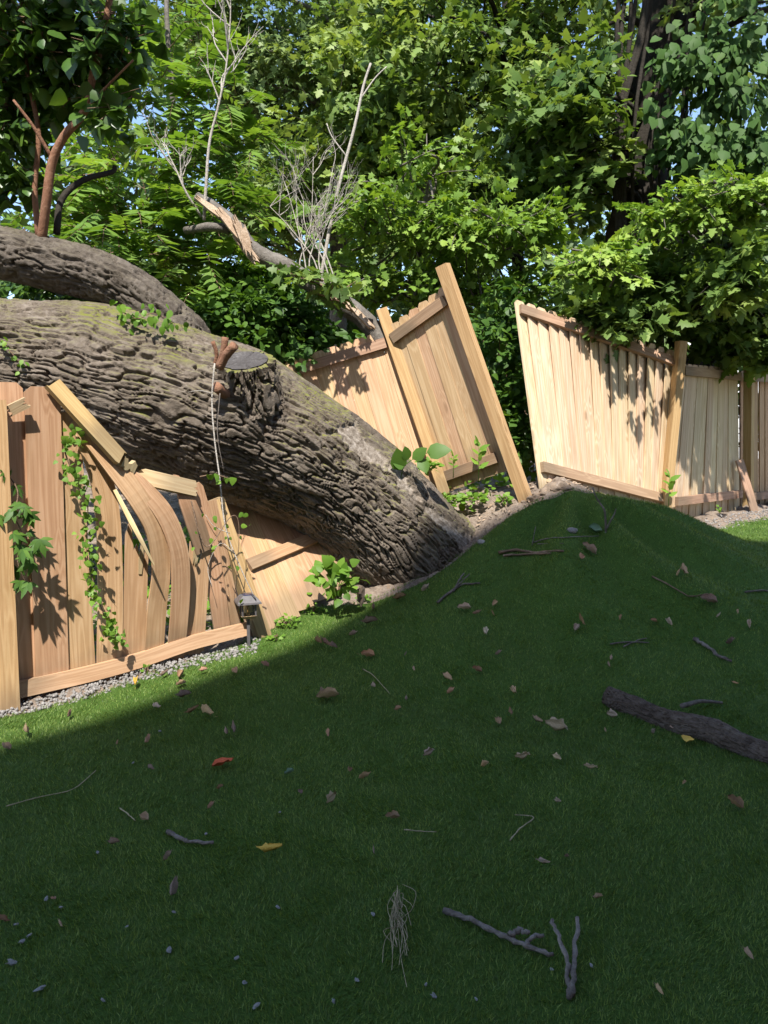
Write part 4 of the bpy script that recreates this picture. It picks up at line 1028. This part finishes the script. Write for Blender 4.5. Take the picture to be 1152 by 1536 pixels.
solar_lamp()

# ------------------------------------------------------------------ log, sticks, stones
def lump(c, r, seed, n=10, amp=.25):
    u = np.linspace(0, np.pi, n); v = np.arange(2 * n) * np.pi / n
    U, W = np.meshgrid(u, v, indexing='ij'); D = np.stack([np.sin(U) * np.cos(W), np.sin(U) * np.sin(W), np.cos(U)], -1)
    V = c + D * np.asarray(r) * (1 + amp * fbm(D * 2.1, 3, seed))[..., None]; m = 2 * n
    F = [(i * m + j, (i + 1) * m + j, (i + 1) * m + (j + 1) % m, i * m + (j + 1) % m) for i in range(n - 1) for j in range(m)]
    return V.reshape(-1, 3), F
lg = thing('cut_log', G(1000, 1090), 'thick dark bark covered log lying on the shaded turf', 'log')
gpx = [(912, 1040), (960, 1058), (1010, 1080), (1070, 1098), (1130, 1118), (1200, 1142), (1290, 1172)]
C = crom([G(x, y + 16) + np.array([0, 0, .044 + .008 * math.sin(x)]) + rng.normal(0, .008, 3) for x, y in gpx], 36); nn_ = len(C); SG = 72
lr = np.interp(np.linspace(0, 1, nn_), [0, .12, .5, 1], [.046, .050, .054, .058]) * (1 + .03 * np.sin(np.linspace(0, 17, nn_)))
V, F = tube_arrays(C, lr, SG); ls = np.repeat(np.concatenate([[0], np.cumsum(np.linalg.norm(np.diff(C, axis=0), axis=1))]), SG)
V = V + unit(V - np.repeat(C, SG, 0)) * (bark_disp(ls, np.tile(np.arange(SG) / SG * .36, nn_), .36, .009, (.07, .013), 12) + .006 * fbm(V * 14, 2, 3))[:, None]
o_ = obj('bark', V, M['log_bark'], lg, faces=F[:-2], smooth=False)
for ring, dr_ in ((V[:SG], C[0] - C[1]), (V[-SG:][::-1], C[-1] - C[-2])):
    c_ = ring.mean(0); dr_ = unit(dr_)
    obj('cut_end', np.vstack([[c_ + dr_ * .004], c_ + (ring - c_) * .93 + dr_ * .003]), M['dead_wood'], lg, faces=[(0, 1 + (j + 1) % SG, 1 + j) for j in range(SG)])
b = MB(); b.tube(crom([G(1022, 1086) + np.array([0, 0, .10]), G(1050, 1065) + np.array([0, 0, .05]), G(1083, 1062) + np.array([0, 0, .03])], 4), np.linspace(.014, .008, 9), 7, wob=.15); b.build('side_twig', M['stick'], lg)

def stick(label, group, parts, mat='stick', cat='stick', name='fallen_stick'):
    """parts: list of (pixel path on the ground, radius[, lift list])"""
    g0 = G(*parts[0][0][0]); t = thing(name, g0, label, cat, group)
    for q in parts:
        px, r = q[0], q[1]; lifts = q[2] if len(q) > 2 else [0] * len(px)
        pts = crom([G(x, y) + np.array([0, 0, r * .8 + .018 + l]) for (x, y), l in zip(px, lifts)], 5)
        pts[1:-1] += np.random.default_rng(int(px[0][0])).normal(0, 1, (len(pts) - 2, 3)) * r * np.array([.3, .3, .2])
        b = MB(); b.tube(pts, np.linspace(r, r * .7, len(pts)) * (1 + .15 * np.sin(np.arange(len(pts)) * 1.7)), 8, wob=.2, seed=int(px[0][0])); b.build('twig', M[mat], t)
    return t
stick('long forked grey stick with knobbly side shoots on the turf', None, [([(665, 1376), (705, 1390), (742, 1410), (768, 1421), (795, 1433), (830, 1443)], .0095), ([(700, 1388), (712, 1392), (723, 1395)], .007), ([(764, 1419), (780, 1417), (794, 1419)], .010, [.01, .02, .02]), ([(790, 1432), (800, 1424), (815, 1423)], .008, [.0, .02, .02])])
stick('V shaped broken stick standing beside the long forked stick', None, [([(853, 1508), (852, 1482), (850, 1462), (838, 1440), (828, 1422)], .008, [0, 0, .02, .05, .07]), ([(858, 1505), (860, 1470), (862, 1440), (865, 1410)], .009, [0, .01, .03, .05])])
stick('short grey stick lying near the single curled leaf', None, [([(252, 1256), (270, 1266), (286, 1271), (320, 1273)], .009)])
stick('straight thick grey stick near the log', None, [([(1040, 964), (1060, 975), (1078, 990), (1097, 998)], .013)])
fy = float(G(909, 800)[1])
fk = thing('forked_twig', G(909, 796), 'pale forked twig standing on the crest of the turf', 'stick')
for q_, r_ in (([(909, 800, fy + 0.00), (908, 778, fy + 0.01), (906, 764, fy + 0.00), (898, 752, fy + 0.04), (892, 741, fy + 0.02), (889, 731, fy + 0.05)], .009), ([(909, 794, fy + 0.00), (916, 781, fy + -0.02), (921, 772, fy + 0.00), (924, 763, fy + 0.00)], .007), ([(898, 752, fy + 0.04), (904, 746, fy + 0.00)], .004)):
    stem('twig', fk, q_, r_, 'stick', 7)
stick('bundle of grey twigs on the turf beside the trunk base', None, [([(656, 909), (675, 893), (693, 882), (720, 880)], .009), ([(680, 892), (690, 876), (696, 870)], .007, [0, .02, .03]), ([(672, 896), (688, 885), (704, 873)], .006, [0, .02, .04])])
stick('flat strip of reddish bark lying on the lifted turf', None, [([(748, 834), (775, 830), (800, 834), (845, 832)], .012), ([(755, 838), (790, 836), (826, 835)], .009)], 'brown_stick', 'bark', 'bark_strip')
stick('long dark twig beside a clump of dead leaves', 'thin twigs on the turf', [([(978, 869), (1000, 880), (1020, 892), (1035, 899), (1062, 895)], .006)], 'brown_stick')
stick('thin dark twig running off to the lawn edge', 'thin twigs on the turf', [([(1118, 893), (1140, 890), (1165, 892)], .008)])
stick('pair of crossed grey twigs below the crest', 'thin twigs on the turf', [([(915, 971), (945, 968), (973, 969)], .006), ([(935, 975), (955, 966), (970, 962)], .005)])
stick('thin grey twigs scattered under the crest', 'thin twigs on the turf', [([(800, 818), (820, 812), (850, 810), (898, 808)], .005), ([(798, 822), (803, 805)], .004, [0, .06]), ([(806, 820), (845, 819)], .004)])
for k, (px, lab) in enumerate([([(544, 1008), (560, 1018), (584, 1045)], 'thin brown twig bent on the turf below the trunk'), ([(10, 1216), (60, 1202), (110, 1190), (144, 1162)], 'long thin bent straw at the lawn edge by the fence'), ([(180, 1219), (192, 1228), (203, 1238)], 'short pale straw near the red leaf'), ([(606, 1252), (630, 1254), (655, 1255)], 'pale straw lying across the turf'), ([(765, 1268), (780, 1250), (800, 1233), (772, 1229)], 'hooked pale straw on the turf')]):
    stick(lab, 'straws on the turf', [(px, .0028)], 'straw', 'straw', 'straw')

# ---- tuft of dry grass
tf = thing('dry_grass_tuft', G(597, 1390), 'tuft of pale dry grass strands lying on the turf', 'dry grass'); b = MB()
for k in range(46):
    c = G(597 + rng.normal(0, 5), 1360 + rng.uniform(-15, 45)); a = rng.normal(-1.55, .22); L = rng.uniform(.05, .2) * (2 if rng.random() < .1 else 1)
    e = c + np.array([math.cos(a) * L * .6, math.sin(a) * L, 0]); m_ = (c + e) / 2 + np.array([rng.normal(0, .014), rng.normal(0, .02), 0])
    for q in (c, m_, e): q[2] = terrain(q[0], q[1]) + rng.uniform(.02, .05)
    b.tube(crom([c, m_, e], 3), .0012, 3, cap=False)
b.build('strands', M['straw'], tf)['kind'] = 'stuff'

# ---- fallen leaves
def leaf_mesh(kind, curl, seed):
    r_ = np.random.default_rng(seed); nu, nv_ = 7, 5; V = []; F = []
    for i in range(nu):
        y = i / (nu - 1); w = {'oval': .36 * math.sin(math.pi * y) ** .8, 'maple': .5 * (math.sin(math.pi * y) ** .6) * (1 + .45 * math.sin(y * 19)), 'thin': .2 * math.sin(math.pi * y) ** .8}[kind] * r_.uniform(.75, 1.25) + .012
        for j in range(nv_):
            x = (j / (nv_ - 1) - .5) * 2
            V.append((x * w * math.cos(curl * x * .9), y - .5 + .03 * r_.standard_normal(), curl * .28 * (x * x) * w * 2.2 + .35 * curl * (y - .5) ** 2 + .045 * r_.standard_normal()))
    for i in range(nu - 1):
        for j in range(nv_ - 1):
            a = i * nv_ + j; F.append((a, a + 1, a + nv_ + 1, a + nv_))
    n0 = len(V)                                                   # stalk
    for k in range(4): V.append((.012 * (k % 2), -.5 - .11 * k, .02 * k))
    F += [(n0, n0 + 1, n0 + 2), (n0 + 1, n0 + 3, n0 + 2)]
    V = np.array(V); V[:, 2] -= V[:, 2].min()
    return make_mesh('fallen_leaf', V, F, smooth=True)
LM = {k: [leaf_mesh(k, c, i) for i, c in enumerate((.6, 1.2, 1.8, 2.3))] for k in ('oval', 'maple', 'thin')}
def fallen(px, py, w, kind='oval', mat='dry_leaf', label=None, group=None, rot=None):
    g = G(px, py); s = 1.15 * w * g[1] / FPX
    key = (kind, mat); me = random.choice(LM[kind]).copy() if mat not in MC.get(kind, {}) else random.choice(MC[kind][mat])
    if not me.materials: me.materials.append(M[mat]); MC.setdefault(kind, {}).setdefault(mat, []).append(me)
    o = bpy.data.objects.new('fallen_leaf', me); col.objects.link(o)
    o.location = Vector(g) + Vector((0, 0, .034)); o.scale = (s,) * 3
    e = .05; nx_ = -(terrain(g[0] + e, g[1]) - terrain(g[0] - e, g[1])) / (2 * e); ny_ = -(terrain(g[0], g[1] + e) - terrain(g[0], g[1] - e)) / (2 * e)
    q = Vector((nx_ + random.gauss(0, .18), ny_ + random.gauss(0, .18), 1)).to_track_quat('Z', 'Y')
    o.rotation_mode = 'QUATERNION'; o.rotation_quaternion = q @ Matrix.Rotation(rot if rot is not None else random.uniform(0, 6.28), 3, 'Z').to_quaternion()
    lit = py < 1110 - .41 * px + 40 and px < 560
    word = {'oval': 'small curled oval brown leaf', 'maple': 'small crumpled lobed brown leaf', 'thin': 'narrow shrivelled brown leaf'}[kind]
    tag(o, label or word + (' along the sunlit strip of turf' if lit else ' lying on the shaded turf'), 'leaf', group or 'brown leaves strewn on the turf')
    return o
MC = {}
fallen(335, 1157, 34, 'oval', 'red_leaf', 'single bright red leaf on the shaded turf', 'odd coloured leaves', 1.7)
fallen(312, 1081, 28, 'oval', 'dry_leaf', 'broad grey brown leaf lying flat near the sunlit strip', 'odd coloured leaves', 1.5)
fallen(261, 1352, 38, 'oval', 'dry_leaf', 'large curled brown leaf with a raised stalk', 'odd coloured leaves', 1.9)
fallen(405, 1291, 34, 'thin', 'yellow_leaf', 'yellow and tan shrivelled leaf', 'odd coloured leaves', 1.6)
fallen(434, 1170, 20, 'oval', 'green_leaf', 'small grey green leaf on the turf', 'odd coloured leaves')
fallen(895, 801, 26, 'oval', 'green_leaf', 'pale green leaf at the foot of the forked twig', 'odd coloured leaves', 1.4)
fallen(205, 1035, 18, 'oval', 'yellow_leaf', 'small yellow leaf on the sunlit turf strip', 'odd coloured leaves')
fallen(492, 1055, 30, 'maple', 'pale_leaf', 'tan lobed leaf beside a dark one', 'odd coloured leaves')
fallen(1031, 1120, 18, 'maple', 'yellow_leaf', 'orange leaf close to the log', 'odd coloured leaves')
for (x, y, w) in [(221, 1122, 20), (176, 1126, 15), (276, 1054, 20), (272, 1035, 15), (352, 1016, 16), (235, 1071, 15), (290, 1076, 20), (485, 1050, 22), (490, 1112, 17), (548, 1177, 18), (317, 1222, 15), (217, 1240, 20), (450, 1200, 11), (524, 1166, 13), (330, 1194, 12), (227, 1165, 15), (40, 1109, 24), (9, 1132, 18), (105, 1082, 16), (397, 1006, 14), (490, 975, 26), (478, 972, 20), (500, 978, 16), (560, 1040, 15), (555, 942, 22), (552, 991, 20), (247, 1020, 20), (272, 1020, 16), (305, 1015, 12), (172, 1279, 20), (252, 1300, 20), (92, 1404, 22), (5, 1396, 18), (560, 1289, 14), (80, 1363, 10), (747, 989, 13), (742, 913, 12), (739, 929, 14), (715, 928, 16), (696, 920, 18), (872, 940, 22), (865, 950, 15), (928, 935, 12), (980, 939, 10), (1093, 972, 20), (715, 1013, 14), (670, 1027, 18), (677, 1047, 14), (766, 1080, 18), (747, 1092, 16), (806, 1092, 22), (908, 1107, 15), (1006, 1101, 12), (609, 1059, 14), (597, 1074, 12), (1102, 1217, 26), (589, 1238, 20), (916, 997, 13), (912, 1006, 12), (620, 1013, 10), (608, 990, 12), (1102, 1034, 10), (849, 1299, 10), (1122, 1451, 24), (989, 1505, 22), (897, 1362, 14), (882, 831, 22), (1024, 864, 24), (1016, 868, 18), (1062, 908, 22), (1077, 932, 14), (1105, 926, 10), (350, 1106, 32), (340, 1110, 18), (600, 905, 18), (640, 890, 14), (560, 920, 18), (530, 960, 14), (870, 842, 14)]:
    fallen(x, y, w, random.choice(('oval', 'oval', 'maple', 'thin')))
for (x, y, w) in [(726, 958, 16), (1002, 943, 14), (1124, 947, 16), (771, 1049, 18), (833, 1106, 30), (918, 1086, 18), (980, 1111, 20), (645, 1143, 17), (726, 1161, 16), (784, 1150, 26), (833, 1149, 13), (885, 1164, 18), (1025, 1187, 10), (835, 1215, 10), (814, 1309, 20), (499, 1215, 24)]:
    fallen(x, y, w, random.choice(('oval', 'oval', 'thin')), 'pale_leaf', 'pale tan dry leaf lying on the shaded turf', 'pale leaves strewn on the turf')
# ---- pale chips and stones
CH = []
for k in range(4):
    V, F = lump(np.zeros(3), (.5, .34, .2), 50 + k, 5, .5); me = make_mesh('stone_chip', V, F); me.materials.append(M['chip']); CH.append(me)
for (x, y, w) in [(17, 1453, 15), (61, 1492, 16), (385, 1518, 13), (367, 1483, 10), (355, 1446, 9), (254, 1433, 12), (191, 1398, 7), (70, 1356, 9), (92, 1369, 7), (417, 1369, 8), (560, 1380, 10), (500, 1511, 8), (147, 1286, 7), (309, 1258, 7), (44, 1412, 9), (33, 1421, 9), (25, 1395, 8), (155, 1510, 8), (535, 1479, 9), (261, 1376, 6), (650, 1503, 10), (639, 1486, 6), (714, 1508, 6), (827, 1463, 7), (887, 1458, 8), (240, 1102, 6), (200, 1150, 6), (420, 1225, 6)]:
    g = G(x, y); o = bpy.data.objects.new('stone_chip', random.choice(CH)); col.objects.link(o)
    o.location = Vector(g) + Vector((0, 0, .02)); s = w * g[1] / FPX; o.scale = (s,) * 3; o.rotation_euler = (random.uniform(-.4, .4), random.uniform(-.4, .4), random.uniform(0, 6))
    tag(o, 'small pale stone chip caught in the turf', 'stone', 'stone chips in the turf')
# ---- clods, root and stones at the torn edge
for (x, y, Y, r, lab) in ((822, 742, 6.72, (.13, .1, .07), 'grey soil clod at the foot of the detached panel'), (845, 736, 6.68, (.09, .07, .055), 'smaller soil clod beside the turf crest'), (800, 752, 6.6, (.09, .08, .05), 'soil clod beside the slanting post foot')):
    V, F = lump(P(x, y, Y), r, int(x), 22, .5); tag(obj('soil_clod', V, M['soil'], faces=F, smooth=True), lab, 'clod', 'soil clods')
rt = thing('torn_root', P(820, 772, 6.5), 'torn reddish root wood sticking out at the turf edge', 'root')
for (a, b2_, w) in (((795, 790, 6.4), (840, 760, 6.5), .07), ((800, 780, 6.42), (845, 750, 6.55), .05), ((790, 796, 6.36), (825, 775, 6.42), .04)):
    a_, b_ = P(*a), P(*b2_); board('root_splinter', rt, [a_, (a_ + b_) / 2 + np.array([0, 0, .01]), b_], [w * .7, w, w * .8], unit([-.2, -.7, .6]), .04, M['peeled'] if w < .06 else M['red_stem'], edges=JE, top=jag(9, .04), bot=jag(9, .04))
for (x, y, r, lab) in ((858, 799, .035, 'round grey stone on the turf under the crest'), (722, 816, .03, 'round grey stone in the soil by the trunk base')):
    V, F = lump(G(x, y) + np.array([0, 0, r * .5]), (r * 1.2, r, r * .7), int(x), 10, .15); tag(obj('stone', V, M['pebble'], faces=F, smooth=True), lab, 'stone')
V, F = lump(P(541, 892, 5.52), (.025, .03, .07), 5, 10, .4); tag(obj('stone', V, M['soil'], faces=F), 'upright pale stone between the leafy weed and the trunk', 'stone')
# wood chips strewn on the bare soil
V, T = [], []
for k in range(520):
    x = rng.uniform(.1, 1.9); y = rng.uniform(np.interp(x, _fx, _ry) + .05, 7.2); z = terrain(x, y) + .012; a = rng.uniform(0, 6.3); L = rng.uniform(.01, .05); w = rng.uniform(.004, .014)
    dx, dy = math.cos(a), math.sin(a); i = len(V); h = rng.uniform(0, .02)
    V += [(x, y, z), (x + dx * L, y + dy * L, z + h), (x + dx * L - dy * w, y + dy * L + dx * w, z + h + .004), (x - dy * w, y + dx * w, z + .004)]; T.append((i, i + 1, i + 2, i + 3))
o_ = obj('soil_debris', np.array(V), M['peeled'], tris=T); tag(o_, 'wood chips and crumbs strewn over the torn soil', 'debris', kind='stuff')
# ---- gravel along the fence foot
ico = np.array([(0, 0, 1), (.89, 0, .45), (.28, .85, .45), (-.72, .53, .45), (-.72, -.53, .45), (.28, -.85, .45), (.72, .53, -.45), (-.28, .85, -.45), (-.89, 0, -.45), (-.28, -.85, -.45), (.72, -.53, -.45), (0, 0, -1)])
icf = np.array([(0, 1, 2), (0, 2, 3), (0, 3, 4), (0, 4, 5), (0, 5, 1), (1, 6, 2), (2, 7, 3), (3, 8, 4), (4, 9, 5), (5, 10, 1), (2, 6, 7), (3, 7, 8), (4, 8, 9), (5, 9, 10), (1, 10, 6), (6, 11, 7), (7, 11, 8), (8, 11, 9), (9, 11, 10), (10, 11, 6)])
def gravel(n, xr, band, label):
    x = rng.uniform(*xr, n); y = fence_y(x) - rng.uniform(band[0], band[1], n) ** 1.0; z = terrain(x, y) + rng.uniform(0, .02, n); s = rng.uniform(.004, .0125, n)
    V = ico[None] * s[:, None, None] * rng.uniform(.6, 1.3, (n, 1, 3)) + np.stack([x, y, z], -1)[:, None]
    o = obj('gravel', V.reshape(-1, 3), M['pebble'], tris=(icf[None] + (np.arange(n) * 12)[:, None, None]).reshape(-1, 3)); tag(o, label, 'gravel', kind='stuff')
gravel(1700, (-2.5, -.85), (.0, .27), 'strip of grey gravel along the foot of the broken fence')
gravel(900, (2.9, 5.0), (.02, .55), 'grey gravel along the foot of the upright fence')

# ------------------------------------------------------------------ vines and weeds
def vine(name, label, path, group, size, kind, mat, n, spread, palmate=0):
    t = thing(name, path[-1], label, 'vine', group); C = crom(path, 6); b = MB(); b.tube(C, np.linspace(.005, .002, len(C)), 5, cap=False); b.build('stem', M['brown_stick'], t)
    i = rng.integers(0, len(C), n); q = C[i] + spread * rng.standard_normal((n, 3)) * np.array([1, .5, .7]) + FN * rng.uniform(0, .05, (n, 1))
    base_n = unit(np.array([.25, -.7, .6]) + .35 * rng.standard_normal((n, 3))); dd_ = unit(np.array([0, -.1, -1.0]) + .6 * rng.standard_normal((n, 3)))
    sz = size * rng.uniform(.6, 1.25, n)
    if palmate:
        pp, dd2, nn2, ss = [], [], [], []
        x = unit(np.cross(dd_, base_n)); dd_ = unit(np.cross(base_n, x))
        for a in np.linspace(-1.35, 1.35, palmate):
            pp.append(q); dd2.append(dd_ * math.cos(a) + x * math.sin(a)); nn2.append(base_n); ss.append(sz * (1 - .25 * abs(a)))
        q, dd_, base_n, sz = np.vstack(pp), np.vstack(dd2), np.vstack(nn2), np.concatenate(ss)
    leaves('leaves', t, q, dd_, base_n, sz, kind, M[mat]); return t
vine('creeper', 'creeper with five part leaves climbing beside the left end post', [c1(20, 440, .06), c1(70, 520, .1), c1(60, 620, .12), c1(90, 700, .12), c1(70, 800, .14), c1(120, 920, .12)], None, .085, 'lance', 'shrub', 26, .05, 5)
vine('trailing_vine', 'small leaved vine trailing down the bowed pickets', [c1(300, 290, .05), c1(255, 340, .09), c1(290, 450, .10), c1(345, 560, .10), c1(345, 680, .08), c1(350, 800, .09), c1(395, 960, .10), c1(430, 1060, .10), c1(465, 1110, .08)], None, .036, 'heart', 'weed', 230, .033)
vine('young_vine', 'few green leaves on a thin vine in front of the trunk underside', [P(300, 715, 5.0), P(322, 712, 5.0), P(345, 718, 5.0)], None, .05, 'heart', 'weed', 7, .03)
vine('tangled_vine', 'sparse leaves on dry stems over the leaning post', [c1(760, 560, .10), c1(790, 680, .12), c1(830, 740, .12), c1(920, 620, .12), c1(950, 680, .12), c1(930, 950, .12)], None, .036, 'ovate', 'weed', 22, .05)
vine('creeping_vine', 'leafy vine creeping over the trunk where the limb forks', [P(175, 462, 5.3), P(205, 478, 5.22), P(230, 470, 5.25), P(262, 485, 5.25)], None, .055, 'ovate', 'weed', 60, .05)
vine('strand_of_vine', 'short strand of pale leaves on the mossy trunk', [P(-5, 505, 5.0), P(18, 530, 5.0), P(34, 550, 5.02)], None, .035, 'ovate', 'weed', 26, .02)
def weed(name, label, group, c, r, n, size, kind, mat, up=.5, stems=6):
    t = thing(name, c, label, 'weed', group); c = np.asarray(c, float)
    q = c + np.array([0, 0, r[2]]) + unit(rng.standard_normal((n, 3))) * rng.uniform(.3, 1, (n, 1)) * np.array(r)
    dd_ = unit((q - c) * np.array([1, 1, .3]) + .3 * rng.standard_normal((n, 3)) * np.array(r)); nn_ = unit(np.array([0, -.45, .8]) + .35 * rng.standard_normal((n, 3)))
    leaves('leaves', t, q, dd_, nn_, size * rng.uniform(.55, 1.2, n), kind, M[mat])
    b = MB()
    for k in range(stems): e = q[rng.integers(n)]; b.tube(crom([c, (c + e) / 2 + np.array([0, 0, .03]), e], 3), np.linspace(.004, .002, 7), 4, cap=False)
    b.build('stem', M['weed'] if False else M['brown_stick'], t); return t
weed('leafy_weed', 'bright broad leaved weed growing against the underside of the trunk', None, P(505, 905, 5.42), (.16, .1, .17), 70, .085, 'heart', 'weed')
for (x, y, r, n, lab) in ((432, 942, .09, 46, 'small weed at the lawn edge beside the lamp'), (470, 922, .08, 40, 'small weed at the foot of the crushed fence'), (545, 903, .07, 30, 'small weed at the trunk base'), (220, 1012, .06, 12, 'tiny weed in the gravel under the bowed rail'), (415, 962, .05, 22, 'tiny weed on the sunlit turf near the lamp')):
    weed('small_weed', lab, 'weeds along the lawn edge', G(x, y), (r, r * .7, r * .5), n, .035, 'ovate', 'weed')
for (x, y, Y, r, n, lab) in ((665, 745, 6.55, .16, 120, 'clump of low weeds on the soil behind the trunk'), (710, 740, 6.6, .13, 80, 'clump of low weeds below the tilted fence'), (640, 690, 6.5, .12, 60, 'taller weeds hidden behind the scarred trunk edge'), (755, 735, 6.6, .07, 26, 'sparse weeds beside the slanting post foot')):
    q = P(x, y, Y); q[2] = max(terrain(q[0], q[1]), q[2] - .1); weed('soil_weed', lab, 'weeds on the torn soil', q, (r, r * .7, r * .4), n, .05, 'ovate', 'weed')
sg = thing('leafy_sprig', P(600, 705, 6.0), 'sprig with large toothed leaves leaning over the trunk scar', 'plant')
sq = [((600, 706), (596, 672), .19), ((612, 690), (606, 660), .12), ((618, 688), (644, 668), .15), ((632, 686), (640, 708), .14), ((640, 678), (672, 672), .19), ((606, 700), (580, 690), .10)]
sp_ = np.array([P(a[0], a[1], 5.95) for a, b_, s in sq]); sd_ = np.array([P(b_[0], b_[1], 5.88) for a, b_, s in sq]) - sp_
leaves('leaves', sg, sp_, sd_, unit(np.array([[0, -.8, .6]] * 6) + .2 * rng.standard_normal((6, 3))), [s for _, _, s in sq], 'ovate', M['shrub'], tint=np.full(6, .62))
stem('stem', sg, [(600, 725, 6.0), (606, 700, 5.96), (625, 686, 5.94), (645, 678, 5.92)], .004, 'weed')
for (x, y0, y1, Y, lab) in ((718, 715, 665, 6.6, 'bright upright sprig in front of the tilted fence rail'), (680, 708, 682, 6.7, 'shorter sprig in front of the tilted fence'), (1003, 755, 712, 7.75, 'green sprig growing at the upright post'), (1078, 778, 760, 8.6, 'tiny sprig at the foot of the upright fence')):
    a_ = P(x, y0, Y); h = (y0 - y1) / FPX * Y; t = thing('green_sprig', a_, lab, 'plant', 'green sprigs'); n_ = 8
    q = a_ + np.array([0, 0, 1]) * np.linspace(.25, 1, n_)[:, None] * h; an = np.arange(n_) * 2.4
    leaves('leaves', t, q, unit(np.stack([np.cos(an), np.sin(an) * .6, np.full(n_, .8)], -1)), unit(np.stack([-np.cos(an) * .5, np.full(n_, -.6), np.full(n_, .6)], -1)), h * .42 * rng.uniform(.6, 1.1, n_), 'lance', M['weed'], tint=np.clip(rng.normal(.65, .2, n_), 0, 1), wide=1.5)
    b = MB(); b.tube([a_ - np.array([0, 0, .05]), a_ + np.array([0, 0, h])], [.004, .002], 5); b.build('stem', M['weed'], t)

# ---- low greenery on the ground behind the broken fence
n_ = 5000; x = rng.uniform(-4.2, 1.2, n_); y = fence_y(x) + rng.uniform(.25, 3.2, n_); q = np.stack([x, y, terrain(x, y) + rng.uniform(.0, .14, n_)], -1)
o_ = leaves('ground_cover', None, q, unit(rng.standard_normal((n_, 3)) + np.array([0, 0, .4])), unit(np.array([0, -.3, 1.0]) + .4 * rng.standard_normal((n_, 3))), .06 * rng.uniform(.5, 1.4, n_), 'ovate', M['weed'])
tag(o_, 'low green ground cover behind the broken fence', 'ground cover', kind='stuff')
